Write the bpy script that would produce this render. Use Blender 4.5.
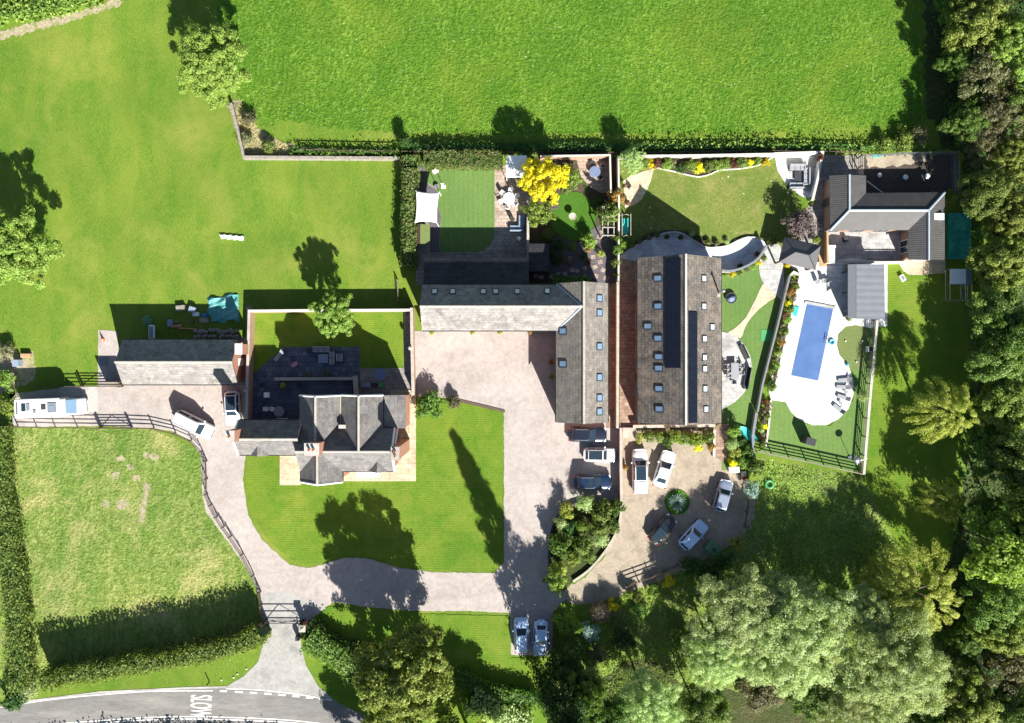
import bpy, bmesh, math, random
import numpy as np
from mathutils import Matrix, Vector
R=math.radians
for o in list(bpy.data.objects): bpy.data.objects.remove(o)
scene=bpy.context.scene; COL=scene.collection
# ---------------------------------------------------------------- camera, sky, sun, exposure
S=8.5; H=100.0; CX=512.0; CY=361.5           # pixels per metre on the ground, flying height
cd=bpy.data.cameras.new('camera'); cam=bpy.data.objects.new('camera',cd); COL.objects.link(cam)
cam.location=(0,0,H); cam.rotation_euler=(0,0,0); cd.sensor_fit='HORIZONTAL'; cd.sensor_width=36
cd.lens=36*(S*H)/1024; cd.clip_end=5000; cd.clip_start=1; scene.camera=cam
SUN_EL=35.0; SUN_AZ=24.0                     # sun stands in the south, a little to the east
sd=Vector((math.sin(R(SUN_AZ))*math.cos(R(SUN_EL)),-math.cos(R(SUN_AZ))*math.cos(R(SUN_EL)),math.sin(R(SUN_EL))))
w=bpy.data.worlds.new('World'); scene.world=w; w.use_nodes=True
nt=w.node_tree; bg=nt.nodes['Background']; sky=nt.nodes.new('ShaderNodeTexSky'); sky.sky_type='NISHITA'
sky.sun_disc=False; sky.sun_elevation=R(SUN_EL); sky.sun_rotation=R(180-SUN_AZ); sky.air_density=1.0; sky.dust_density=0.6; sky.ozone_density=1.2
nt.links.new(sky.outputs[0],bg.inputs[0]); bg.inputs[1].default_value=0.05
sl=bpy.data.lights.new('sun','SUN'); sl.energy=5.0; sl.angle=R(0.53); sl.color=(1,0.955,0.88)
so=bpy.data.objects.new('sun',sl); COL.objects.link(so); so.rotation_euler=sd.to_track_quat('Z','Y').to_euler(); so.location=(30,-60,60)
scene.view_settings.view_transform='Standard'; scene.view_settings.look='None'; scene.view_settings.gamma=1
scene.view_settings.use_curve_mapping=False; scene.view_settings.exposure=1.36
scene.render.resolution_x=1024; scene.render.resolution_y=723
# ---------------------------------------------------------------- helpers
def P(px,py,h=0.0):
    k=(H-h)/H; return ((px-CX)/S*k,(CY-py)/S*k,h)
def tag(o,label=None,cat=None,group=None,kind=None):
    if label: o['label']=label
    if cat: o['category']=cat
    if group: o['group']=group
    if kind: o['kind']=kind
    return o
def thing(name,label,cat,loc=(0,0,0),rz=0,group=None,sc=None):
    o=bpy.data.objects.new(name,None); COL.objects.link(o); o.location=loc; o.rotation_euler=(0,0,rz); o.empty_display_size=.3
    if sc: o.scale=sc
    return tag(o,label,cat,group)
KIDS={}
def link(o,parent=None):
    COL.objects.link(o)
    if parent is not None: o.parent=parent; KIDS.setdefault(parent.name,[]).append(o)
    return o
def copy_tree(o,parent=None):
    c=o.copy(); link(c,parent)
    for ch in list(KIDS.get(o.name,[])): copy_tree(ch,c)
    return c
def place(proto,used,loc,rz,label,group=None,sc=None):
    o=proto if not used else copy_tree(proto)
    o.location=loc; o.rotation_euler=(0,0,rz); o['label']=label
    if group: o['group']=group
    if sc: o.scale=sc
    return o
class Proto:
    """first placement moves the thing itself, later ones copy it with its parts"""
    def __init__(s,root): s.r=root; s.n=0
    def at(s,loc,rz,label,group=None,sc=None):
        o=place(s.r,s.n>0,loc,rz,label,group,sc); s.n+=1; return o
class MB:
    def __init__(s): s.v=[]; s.f=[]
    def add(s,vs,fs,M=None):
        n=len(s.v)
        s.v+=[tuple(M@Vector(v)) if M is not None else tuple(v) for v in vs]; s.f+=[tuple(i+n for i in f) for f in fs]; return s
    def box(s,x,y,z,sx,sy,sz,rz=0,M=None,top=1.0):
        """centre x,y, bottom z"""
        a,b=sx/2,sy/2; t=top
        vs=[(-a,-b,0),(a,-b,0),(a,b,0),(-a,b,0),(-a*t,-b*t,sz),(a*t,-b*t,sz),(a*t,b*t,sz),(-a*t,b*t,sz)]
        m=Matrix.Translation((x,y,z))@Matrix.Rotation(rz,4,'Z')
        if M is not None: m=M@m
        return s.add(vs,[(3,2,1,0),(4,5,6,7),(0,1,5,4),(1,2,6,5),(2,3,7,6),(3,0,4,7)],m)
    def prism(s,pts,z0,z1,M=None):
        n=len(pts)
        ar=sum(pts[i][0]*pts[(i+1)%n][1]-pts[(i+1)%n][0]*pts[i][1] for i in range(n))
        if ar<0: pts=list(reversed(pts))
        vs=[(p[0],p[1],z0) for p in pts]+[(p[0],p[1],z1) for p in pts]
        return s.add(vs,[tuple(range(n-1,-1,-1)),tuple(range(n,2*n))]+[(i,(i+1)%n,(i+1)%n+n,i+n) for i in range(n)],M)
    def tube(s,a,b,r0,r1=None,n=8,M=None):
        r1=r0 if r1 is None else r1; a=Vector(a); b=Vector(b); d=b-a
        if d.length<1e-6: return s
        q=d.to_track_quat('Z','Y').to_matrix().to_4x4(); vs=[]
        for p,r in ((a,r0),(b,r1)):
            for i in range(n):
                t=2*math.pi*i/n; vs.append(tuple(Matrix.Translation(p)@q@Vector((r*math.cos(t),r*math.sin(t),0))))
        return s.add(vs,[(i,(i+1)%n,(i+1)%n+n,i+n) for i in range(n)]+[tuple(range(n-1,-1,-1)),tuple(range(n,2*n))],M)
    def lathe(s,prof,n=16,M=None,x=0,y=0,z=0):
        vs=[]; fs=[]
        for r,h in prof:
            for i in range(n):
                t=2*math.pi*i/n; vs.append((x+r*math.cos(t),y+r*math.sin(t),z+h))
        for k in range(len(prof)-1):
            for i in range(n): fs.append((k*n+i,k*n+(i+1)%n,(k+1)*n+(i+1)%n,(k+1)*n+i))
        fs.append(tuple(range(n-1,-1,-1))); fs.append(tuple((len(prof)-1)*n+i for i in range(n)))
        return s.add(vs,fs,M)
    def torus(s,x,y,z,R0,r,n=24,m=8,M=None):
        vs=[];fs=[]
        for i in range(n):
            for j in range(m):
                a=2*math.pi*i/n;b=2*math.pi*j/m
                vs.append((x+(R0+r*math.cos(b))*math.cos(a),y+(R0+r*math.cos(b))*math.sin(a),z+r*math.sin(b)))
                fs.append((i*m+j,((i+1)%n)*m+j,((i+1)%n)*m+(j+1)%m,i*m+(j+1)%m))
        return s.add(vs,fs,M)
    def slab(s,face,t=.12):
        """a roof face (list of 3D points) thickened downwards"""
        n=len(face); a=Vector(face[0]);nrm=Vector((0,0,0))
        for i in range(n):
            p=Vector(face[i]);q=Vector(face[(i+1)%n]); nrm+=p.cross(q)
        f=list(face)
        if nrm.z<0: f=list(reversed(f))
        vs=f+[(p[0],p[1],p[2]-t) for p in f]
        return s.add(vs,[tuple(range(n)),tuple(range(2*n-1,n-1,-1))]+[(i,i+n,(i+1)%n+n,(i+1)%n) for i in range(n)])
    def build(s,name,mat,parent=None,smooth=False,off=None,bevel=0):
        if off is None: off=(0,0,0)
        me=bpy.data.meshes.new(name); me.from_pydata([(v[0]-off[0],v[1]-off[1],v[2]-off[2]) for v in s.v],[],s.f)
        if isinstance(mat,str): mat=MT[mat]
        me.materials.append(mat); me.validate()
        if smooth: me.polygons.foreach_set('use_smooth',[True]*len(me.polygons))
        me.update(); o=bpy.data.objects.new(name,me)
        if bevel:
            b=o.modifiers.new('b','BEVEL'); b.width=bevel; b.segments=2; b.limit_method='ANGLE'
        return link(o,parent)
    def solo(s,name,mat,label,cat,group=None,**k):
        xs=[v[0] for v in s.v]; ys=[v[1] for v in s.v]; zs=[v[2] for v in s.v]
        c=((min(xs)+max(xs))/2,(min(ys)+max(ys))/2,min(zs)); o=s.build(name,mat,off=c,**k); o.location=c
        return tag(o,label,cat,group)
def cr(pts,closed=True,step=1.0):
    """Catmull-Rom through pixel points, about one point per step pixels"""
    n=len(pts); out=[]
    for i in range(n if closed else n-1):
        g=(lambda j: pts[j%n]) if closed else (lambda j: pts[max(0,min(n-1,j))])
        p0,p1,p2,p3=g(i-1),g(i),g(i+1),g(i+2); k=max(1,int(math.dist(p1[:2],p2[:2])/step))
        for j in range(k):
            t=j/k
            out.append(tuple(.5*((2*p1[a])+(-p0[a]+p2[a])*t+(2*p0[a]-5*p1[a]+4*p2[a]-p3[a])*t*t+(-p0[a]+3*p1[a]-3*p2[a]+p3[a])*t**3) for a in range(2)))
    if not closed: out.append(tuple(pts[-1][:2]))
    return out
def dens(pts,step=3.0,closed=True):
    out=[]; n=len(pts)
    for i in range(n if closed else n-1):
        a,b=pts[i],pts[(i+1)%n]; k=max(1,int(math.dist(a,b)/step))
        out+=[(a[0]+(b[0]-a[0])*j/k,a[1]+(b[1]-a[1])*j/k) for j in range(k)]
    if not closed: out.append(pts[-1])
    return out
RNG=random.Random(7)
def sheet(name,pts,z,mat,jit=0.0,smooth=False,kind='structure',thick=0.0,label=None,step=3.0):
    """a flat ground surface outlined in ground pixels"""
    q=cr(pts,True,2.0) if smooth else (dens(pts,step) if jit else pts)
    vs=[]
    for p in q:
        x,y,_=P(p[0],p[1]); vs.append((x+RNG.uniform(-jit,jit),y+RNG.uniform(-jit,jit)))
    m=MB()
    if thick: m.prism(vs,z-thick,z)
    else:
        n=len(vs); ar=sum(vs[i][0]*vs[(i+1)%n][1]-vs[(i+1)%n][0]*vs[i][1] for i in range(n))
        if ar<0: vs.reverse()
        m.add([(a,b,z) for a,b in vs],[tuple(range(n))])
    o=m.build(name,mat); return tag(o,kind=kind,label=label)
# ---------------------------------------------------------------- materials
MT={}
def new_mat(name):
    m=bpy.data.materials.new(name); m.use_nodes=True; t=m.node_tree; t.nodes.clear()
    out=t.nodes.new('ShaderNodeOutputMaterial'); b=t.nodes.new('ShaderNodeBsdfPrincipled'); t.links.new(b.outputs[0],out.inputs[0])
    MT[name]=m; return m,t,b,out
def N(t,k,**kw):
    n=t.nodes.new('ShaderNode'+k)
    for a,v in kw.items(): setattr(n,a,v)
    return n
def noise(t,co,scale,detail=6,rough=.6,dist=0):
    n=N(t,'TexNoise'); n.inputs['Scale'].default_value=scale; n.inputs['Detail'].default_value=detail; n.inputs['Roughness'].default_value=rough; n.inputs['Distortion'].default_value=dist
    t.links.new(co,n.inputs['Vector']); return n.outputs['Fac']
def ramp(t,fac,stops):
    r=N(t,'ValToRGB'); e=r.color_ramp.elements
    while len(e)<len(stops): e.new(.5)
    for i,(p,c) in enumerate(stops): e[i].position=p; e[i].color=(c[0],c[1],c[2],1)
    t.links.new(fac,r.inputs[0]); return r.outputs[0]
def mix(t,fac,a,b,mode='MIX'):
    m=N(t,'MixRGB',blend_type=mode)
    for s,v in ((0,fac),(1,a),(2,b)):
        if isinstance(v,(int,float)): m.inputs[s].default_value=v
        elif isinstance(v,tuple): m.inputs[s].default_value=(v[0],v[1],v[2],1)
        else: t.links.new(v,m.inputs[s])
    return m.outputs[0]
def bump(t,b,h,st=.5,d=.05):
    n=N(t,'Bump'); n.inputs['Strength'].default_value=st; n.inputs['Distance'].default_value=d
    t.links.new(h,n.inputs['Height']); t.links.new(n.outputs[0],b.inputs['Normal'])
def co_(t,sc=None,rot=None):
    c=N(t,'TexCoord').outputs['Object']
    if sc or rot:
        m=N(t,'Mapping'); m.inputs['Scale'].default_value=sc or (1,1,1)
        if rot: m.inputs['Rotation'].default_value=rot
        t.links.new(c,m.inputs[0]); c=m.outputs[0]
    return c
def nm(name,cA,cB,scale=3,rough=.85,metal=0,bmp=0,bd=.03,bscale=None,stain=None,sscale=.25,spec=.3,coat=0,sc=None,blotch=0):
    m,t,b,_=new_mat(name); co=co_(t,sc); f=noise(t,co,scale)
    c=ramp(t,f,[(.3,cA),(.7,cB)])
    if stain: c=mix(t,ramp(t,noise(t,co,sscale,8,.65),[(.48,(0,0,0)),(.66,(1,1,1))]),c,stain)
    if blotch: c=mix(t,1.0,c,ramp(t,noise(t,co,blotch,9,.7,1.2),[(.3,(.80,.79,.78)),(.5,(1,1,1)),(.7,(1.08,1.08,1.07))]),'MULTIPLY'); c=mix(t,1.0,c,ramp(t,noise(t,co,blotch*6,6,.75),[(.3,(.82,.82,.82)),(.6,(1.06,1.06,1.06))]),'MULTIPLY')
    t.links.new(c,b.inputs['Base Color']); b.inputs['Roughness'].default_value=rough; b.inputs['Metallic'].default_value=metal
    b.inputs['Specular IOR Level'].default_value=spec; b.inputs['Coat Weight'].default_value=coat
    if bmp: bump(t,b,noise(t,co,bscale or scale*3,4),bmp,bd)
    return m
def grass(name,cols,patch,patch_amt=.5,fine=5.0,bmp=.6,bd=.1,stripe=None,sc=None,dry=None,dscale=.12,speck=None,aniso=None):
    m,t,b,_=new_mat(name); co=co_(t,sc)
    f=noise(t,co if not aniso else co_(t,aniso[0],aniso[1]),fine,5,.7); c=ramp(t,f,[(.28,cols[0]),(.5,cols[1]),(.72,cols[2])])
    g=noise(t,co if not aniso else co_(t,(1.1,.3,1),aniso[1]),.35,7,.65,.6); c=mix(t,ramp(t,g,[(.38,(0,0,0)),(.66,(patch_amt,)*3)]),c,patch)
    if dry: c=mix(t,ramp(t,noise(t,co,dscale,8,.7,.4),[(.5,(0,0,0)),(.68,(dry[3],)*3)]),c,dry[:3])
    if stripe:
        w_=N(t,'TexWave',wave_type='BANDS',bands_direction=stripe[0]); w_.inputs['Scale'].default_value=stripe[1]; w_.inputs['Distortion'].default_value=stripe[3] if len(stripe)>3 else .4; w_.inputs['Detail'].default_value=1
        t.links.new(co,w_.inputs[0]); c=mix(t,ramp(t,w_.outputs['Fac'],[(0.1,(0,0,0)),(.9,(stripe[2],)*3)]),c,mix(t,1.0,c,(1.35,1.3,1.2),'MULTIPLY'))
    if speck:
        v=N(t,'TexVoronoi'); v.inputs['Scale'].default_value=speck[3]; t.links.new(co,v.inputs[0])
        a=ramp(t,v.outputs['Distance'],[(speck[4],(1,1,1)),(speck[4]+.04,(0,0,0))])
        a=mix(t,1.0,a,ramp(t,noise(t,co,.22,5),[(.47,(0,0,0)),(.6,(1,1,1))]),'MULTIPLY'); c=mix(t,a,c,speck[:3])
    c=mix(t,1.0,c,ramp(t,noise(t,co,7.5,3,.8),[(.32,(.72,.88,.8)),(.5,(1,1,1)),(.68,(1.3,1.13,1.25))]),'MULTIPLY')
    c=mix(t,1.0,c,ramp(t,noise(t,co,.09,6,.6,.5),[(.35,(.84,.9,.84)),(.65,(1.16,1.1,1.1))]),'MULTIPLY')
    t.links.new(c,b.inputs['Base Color']); b.inputs['Roughness'].default_value=.9; b.inputs['Specular IOR Level'].default_value=.15
    hgt=mix(t,.45,f,noise(t,co,fine*2.3,3,.6)); bump(t,b,hgt,bmp,bd)
    return m
def paving(name,cA,cB,mortar,w,h,rot=0,rough=.8,msize=.02,stain=None,bmp=.4,off=.5,sscale=.5):
    m,t,b,_=new_mat(name); co=co_(t,None,(0,0,R(rot))) if rot else co_(t)
    k=N(t,'TexBrick'); k.offset=off; k.inputs['Scale'].default_value=1; k.inputs['Brick Width'].default_value=w; k.inputs['Row Height'].default_value=h; k.inputs['Mortar Size'].default_value=msize
    k.inputs['Color1'].default_value=(*cA,1); k.inputs['Color2'].default_value=(*cB,1); k.inputs['Mortar'].default_value=(*mortar,1); k.inputs['Bias'].default_value=0
    t.links.new(co,k.inputs[0]); c=k.outputs['Color']
    f=noise(t,co,1.7,8,.7); c=mix(t,.5,c,mix(t,1.0,c,ramp(t,f,[(.3,(.55,.55,.55)),(.7,(1.4,1.4,1.4))]),'MULTIPLY'))
    if stain: c=mix(t,ramp(t,noise(t,co,sscale,8,.7),[(.5,(0,0,0)),(.68,(stain[3],)*3)]),c,stain[:3])
    c=mix(t,1.0,c,ramp(t,noise(t,co,.45,9,.75,1.0),[(.34,(.68,.67,.66)),(.5,(.98,.98,.98)),(.68,(1.14,1.13,1.1))]),'MULTIPLY')
    c=mix(t,1.0,c,ramp(t,noise(t,co_(t,(.5,5,1),(0,0,R(rot+90))),1.0,5,.6),[(.3,(.85,.85,.85)),(.65,(1.06,1.06,1.06))]),'MULTIPLY')
    t.links.new(c,b.inputs['Base Color']); b.inputs['Roughness'].default_value=rough; b.inputs['Specular IOR Level'].default_value=.12
    bump(t,b,mix(t,.35,k.outputs['Fac'],f),-bmp,.03)
    return m
def leaf(name,cols,trans=.42,val=.5):
    m,t,b,out=new_mat(name); g=N(t,'NewGeometry'); oi=N(t,'ObjectInfo')
    c=ramp(t,g.outputs['Random Per Island'],[(0,cols[0]),(.5,cols[1]),(1,cols[2])])
    c=mix(t,ramp(t,noise(t,co_(t),.7,4),[(.4,(0,0,0)),(.65,(.55,)*3)]),c,cols[3] if len(cols)>3 else mix(t,1.0,c,(1.25,1.2,1.0),'MULTIPLY'))
    hs=N(t,'HueSaturation'); mr=N(t,'MapRange'); mr.inputs['To Min'].default_value=1-val*.4; mr.inputs['To Max'].default_value=1+val*.35
    t.links.new(oi.outputs['Random'],mr.inputs[0]); t.links.new(mr.outputs[0],hs.inputs['Value']); t.links.new(c,hs.inputs['Color'])
    mh=N(t,'MapRange'); mh.inputs['To Min'].default_value=.485; mh.inputs['To Max'].default_value=.515; t.links.new(oi.outputs['Random'],mh.inputs[0]); t.links.new(mh.outputs[0],hs.inputs['Hue'])
    t.links.new(hs.outputs[0],b.inputs['Base Color']); b.inputs['Roughness'].default_value=.55; b.inputs['Specular IOR Level'].default_value=.3
    tr=N(t,'BsdfTranslucent'); t.links.new(mix(t,1.0,hs.outputs[0],(1.3,1.35,.6),'MULTIPLY'),tr.inputs[0])
    ms=N(t,'MixShader'); ms.inputs[0].default_value=trans; t.links.new(b.outputs[0],ms.inputs[1]); t.links.new(tr.outputs[0],ms.inputs[2]); t.links.new(ms.outputs[0],out.inputs[0])
    return m
# ground covers
grass('meadow_grass',[(.052,.118,.010),(.090,.173,.016),(.145,.228,.032)],(.158,.212,.028),.8,fine=3.2,bmp=.8,bd=.15,dry=(.22,.235,.05,.6),aniso=((2.4,.6,1),(0,0,R(8))))
grass('pasture_grass',[(.026,.078,.005),(.085,.185,.013),(.21,.32,.055)],(.055,.142,.009),.8,fine=1.4,bmp=1.0,bd=.45,dry=(.16,.215,.022,.7),dscale=.06,speck=(.34,.42,.22,1.9,.12),aniso=((1.8,.9,1),(0,0,R(-35))))
grass('paddock_grass',[(.06,.11,.018),(.18,.24,.055),(.36,.37,.14)],(.075,.165,.02),.75,fine=1.3,bmp=1.0,bd=.4,dry=(.40,.36,.16,.7),dscale=.14,aniso=((1.6,.9,1),(0,0,R(-40))))
grass('lawn_grass',[(.042,.107,.007),(.072,.148,.012),(.108,.19,.02)],(.138,.188,.022),.7,fine=6,bmp=.4,bd=.05,stripe=('Y',1.2,.7,1.5),dry=(.16,.19,.03,.6),dscale=.2)
grass('garden_grass',[(.07,.11,.02),(.13,.165,.035),(.20,.225,.06)],(.08,.14,.02),.6,fine=4,bmp=.5,bd=.06,dry=(.25,.225,.09,.6),dscale=.5,speck=(.5,.5,.35,1.1,.09))
grass('dark_lawn_grass',[(.03,.09,.01),(.05,.13,.014),(.08,.17,.02)],(.07,.15,.015),.5,fine=7,bmp=.3,bd=.04)
grass('artificial_turf',[(.075,.14,.035),(.105,.18,.048),(.14,.215,.065)],(.09,.165,.045),.35,fine=9,bmp=.3,bd=.03,stripe=('X',.55,.22,.3))
grass('putting_turf',[(.105,.14,.05),(.125,.16,.056),(.14,.175,.06)],(.11,.15,.05),.3,fine=9,bmp=.2,bd=.02)
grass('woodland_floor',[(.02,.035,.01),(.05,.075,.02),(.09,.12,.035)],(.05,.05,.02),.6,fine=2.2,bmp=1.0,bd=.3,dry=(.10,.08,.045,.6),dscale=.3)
grass('rough_slope',[(.08,.14,.025),(.18,.27,.045),(.32,.42,.10)],(.08,.10,.03),.6,fine=2.4,bmp=1.0,bd=.3,dry=(.20,.18,.10,.6),dscale=.2)
grass('dead_scrub',[(.14,.12,.06),(.27,.24,.15),(.42,.38,.27)],(.13,.16,.06),.5,fine=2.5,bmp=1.0,bd=.3)
nm('pink_gravel',(.30,.26,.238),(.42,.38,.35),9,.95,bmp=.5,bd=.03,stain=(.40,.36,.335),sscale=.12,blotch=.28)
nm('sand_gravel',(.27,.22,.165),(.40,.345,.265),7,.95,bmp=.5,bd=.03,stain=(.25,.21,.16),sscale=.5,blotch=.35)
nm('asphalt',(.15,.145,.14),(.22,.215,.205),12,.9,bmp=.3,bd=.01,stain=(.25,.235,.215),sscale=.3,sc=(.5,2.2,1),blotch=.3)
nm('apron_asphalt',(.30,.295,.28),(.37,.36,.34),10,.9,bmp=.3,bd=.01,stain=(.25,.245,.235),sscale=.4,blotch=.4)
nm('concrete',(.32,.31,.29),(.46,.44,.41),5,.9,bmp=.3,stain=(.24,.23,.2))
nm('bark_mulch',(.03,.025,.02),(.12,.10,.085),12,.95,bmp=1,bd=.05)
nm('soil',(.04,.03,.02),(.11,.08,.055),5,.95,bmp=1,bd=.06,stain=(.05,.09,.02),sscale=.6)
nm('purple_slate_chips',(.06,.052,.062),(.16,.14,.155),12,.85,bmp=1,bd=.03)
nm('bare_earth',(.24,.20,.12),(.42,.36,.26),4,.95,bmp=.8,bd=.06,stain=(.16,.20,.06),sscale=1.6)
paving('buff_paving',(.46,.39,.27),(.54,.46,.33),(.30,.25,.17),.9,.6,stain=(.45,.38,.25,.4))
paving('flagstone',(.34,.26,.21),(.46,.37,.31),(.2,.16,.13),.62,.42,stain=(.26,.22,.19,.5))
paving('grey_flagstone',(.25,.23,.21),(.33,.31,.28),(.14,.13,.11),.6,.45,stain=(.18,.17,.15,.5))
paving('slate_paving',(.07,.09,.13),(.13,.15,.20),(.045,.05,.06),.6,.6,stain=(.17,.16,.15,.3))
paving('dark_decking',(.075,.09,.12),(.095,.11,.14),(.03,.035,.045),6,.3,off=0,msize=.015)
paving('brown_paving',(.27,.18,.13),(.40,.29,.22),(.17,.12,.09),.55,.4,stain=(.22,.17,.14,.5))
paving('pale_paving',(.37,.37,.36),(.45,.45,.43),(.28,.28,.27),.8,.6,stain=(.35,.35,.33,.4))
paving('pool_paving',(.66,.65,.63),(.72,.71,.69),(.5,.49,.47),.9,.9,msize=.012,stain=(.7,.69,.66,.3))
paving('shade_tinted_paving',(.52,.55,.59),(.58,.61,.65),(.44,.47,.51),.5,.35,stain=(.36,.37,.38,.4))  # pale paving; the blue of its shade is put into the colour
paving('sandstone_path',(.50,.42,.29),(.56,.47,.34),(.40,.34,.24),.8,.5)
# walls and roofs
for nme,rot in (('slate_ew',0),('slate_ns',90)):
    paving(nme,(.135,.13,.13),(.18,.172,.168),(.10,.098,.097),.5,.26,rot,rough=.75,msize=.012,stain=(.24,.22,.185,.5),bmp=.3,sscale=.8)
    paving('stone_'+nme,(.17,.155,.14),(.235,.215,.19),(.12,.11,.10),.6,.30,rot,rough=.85,msize=.016,stain=(.28,.25,.20,.5),bmp=.35,sscale=.9)
    paving('pale_'+nme,(.22,.208,.198),(.275,.262,.25),(.17,.16,.15),.5,.28,rot,rough=.8,msize=.015,stain=(.15,.13,.105,.85),bmp=.3,sscale=1.3)
    paving('dark_'+nme,(.035,.037,.042),(.05,.052,.058),(.02,.02,.023),.5,.3,rot,rough=.8,msize=.012,bmp=.2)
    paving('mossy_'+nme,(.11,.10,.09),(.175,.158,.138),(.06,.054,.048),.6,.34,rot,rough=.85,msize=.022,stain=(.24,.19,.15,.9),bmp=.35,sscale=.6)
def corr(name,cA,cB,axis,scale,rough=.6,depth=.3):
    m,t,b,_=new_mat(name); co=co_(t); f=noise(t,co,1.2,7,.65); c=ramp(t,f,[(.3,cA),(.7,cB)])
    w_=N(t,'TexWave',wave_type='BANDS',bands_direction=axis); w_.inputs['Scale'].default_value=scale; w_.inputs['Distortion'].default_value=0; t.links.new(co,w_.inputs[0])
    c=mix(t,.2,c,mix(t,1.0,c,ramp(t,w_.outputs['Fac'],[(0,(.5,.5,.5)),(.6,(1.25,1.25,1.25))]),'MULTIPLY'))
    t.links.new(c,b.inputs['Base Color']); b.inputs['Roughness'].default_value=rough; bump(t,b,w_.outputs['Fac'],depth,.05); return m
corr('corrugated_ns',(.042,.041,.041),(.062,.06,.059),'X',1.3)
corr('corrugated_ew',(.055,.053,.052),(.078,.075,.074),'Y',1.3)
corr('grey_sheet_roof',(.135,.145,.165),(.165,.175,.195),'Y',.4,rough=.5,depth=.2)
corr('weathered_board',(.36,.35,.28),(.55,.53,.44),'X',1.0)
corr('fence_timber',(.16,.13,.10),(.28,.24,.19),'Z',2.0)
def brick(name,cA,cB,mo):
    m,t,b,_=new_mat(name); co=N(t,'TexCoord').outputs['Object']
    sp=N(t,'SeparateXYZ'); t.links.new(co,sp.inputs[0]); ad=N(t,'Math',operation='ADD'); t.links.new(sp.outputs[0],ad.inputs[0]); t.links.new(sp.outputs[1],ad.inputs[1])
    cb=N(t,'CombineXYZ'); t.links.new(ad.outputs[0],cb.inputs[0]); t.links.new(sp.outputs[2],cb.inputs[1])
    k=N(t,'TexBrick'); k.inputs['Scale'].default_value=1; k.inputs['Brick Width'].default_value=.225; k.inputs['Row Height'].default_value=.075; k.inputs['Mortar Size'].default_value=.008
    k.inputs['Color1'].default_value=(*cA,1); k.inputs['Color2'].default_value=(*cB,1); k.inputs['Mortar'].default_value=(*mo,1); t.links.new(cb.outputs[0],k.inputs[0])
    c=mix(t,.5,k.outputs['Color'],mix(t,1.0,k.outputs['Color'],ramp(t,noise(t,co,2.5,8,.7),[(.3,(.6,.6,.6)),(.7,(1.3,1.3,1.3))]),'MULTIPLY'))
    t.links.new(c,b.inputs['Base Color']); b.inputs['Roughness'].default_value=.9; bump(t,b,k.outputs['Fac'],-.4,.01)
brick('red_brick',(.36,.13,.075),(.46,.2,.12),(.34,.28,.22)); brick('old_brick',(.30,.16,.11),(.38,.22,.15),(.3,.26,.22)); brick('stone_block',(.42,.38,.32),(.5,.46,.39),(.3,.27,.23))
nm('render_white',(.68,.66,.62),(.78,.76,.72),3,.8); nm('coping_stone',(.33,.30,.26),(.45,.41,.36),4,.85,bmp=.3,stain=(.3,.28,.22),sscale=1.2)
nm('white_coping',(.44,.42,.38),(.56,.54,.49),4,.8,stain=(.5,.49,.44),sscale=1.0)
nm('white_paint',(.78,.78,.76),(.84,.84,.82),6,.5); nm('road_paint',(.68,.68,.65),(.8,.8,.77),9,.75,stain=(.45,.45,.43),sscale=3)
nm('grey_paint',(.16,.17,.19),(.2,.21,.23),6,.6); nm('black_paint',(.012,.012,.013),(.022,.022,.024),6,.5); nm('charcoal',(.03,.032,.036),(.05,.052,.056),6,.6)
nm('oak_timber',(.32,.2,.1),(.45,.3,.17),5,.8,sc=(1,6,6)); nm('dark_timber',(.07,.05,.035),(.13,.095,.07),5,.8,sc=(1,6,6)); nm('lead',(.34,.40,.46),(.46,.52,.58),3,.5,metal=.2)
nm('bluegrey_shingle',(.085,.085,.09),(.125,.125,.13),8,.85,bmp=.5,bd=.02)
nm('clay_pot',(.42,.19,.1),(.52,.26,.15),5,.85); nm('steel',(.35,.36,.37),(.5,.5,.52),5,.35,metal=.8)
nm('blue_fabric',(.18,.23,.30),(.24,.29,.37),9,.9); nm('grey_fabric',(.22,.23,.25),(.30,.31,.33),9,.9); nm('white_fabric',(.8,.79,.77),(.86,.85,.83),5,.85,bmp=.2,bd=.02)
nm('teal_tarp',(.05,.24,.23),(.10,.33,.31),2.2,.55,bmp=.9,bd=.12,bscale=1.8,stain=(.16,.36,.34),sscale=.9)
nm('green_tarp',(.05,.15,.06),(.09,.22,.10),2.2,.6,bmp=.8,bd=.1,bscale=2); nm('teal_cover',(.008,.16,.12),(.02,.27,.21),1.6,.5,bmp=.6,bd=.1,bscale=1.5,stain=(.05,.33,.22),sscale=.8)
nm('teal_plastic',(.03,.4,.38),(.06,.5,.47),4,.4); nm('cyan_plastic',(.05,.42,.60),(.08,.5,.68),4,.4); nm('blue_plastic',(.03,.12,.45),(.05,.16,.55),4,.4)
nm('orange_plastic',(.6,.15,.02),(.7,.2,.03),4,.5); nm('red_flower',(.45,.02,.02),(.6,.05,.05),8,.7); nm('yellow_plastic',(.7,.5,.03),(.8,.6,.05),4,.5)
nm('pink_plastic',(.45,.2,.25),(.55,.28,.32),4,.6); nm('green_plastic',(.05,.25,.08),(.08,.32,.12),4,.5); nm('slate_table',(.12,.16,.26),(.16,.21,.32),5,.5)
nm('rubber',(.012,.012,.012),(.025,.025,.025),8,.9); nm('rim_metal',(.45,.45,.46),(.55,.55,.56),6,.3,metal=.9)
nm('bark',(.08,.06,.045),(.17,.135,.10),4,.95,bmp=.8,bd=.05,sc=(3,3,.6)); nm('roof_lichen',(.3,.3,.2),(.35,.35,.22),5)
nm('stone_rubble',(.18,.16,.13),(.33,.30,.26),3,.9,bmp=.8,bd=.05)
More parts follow.
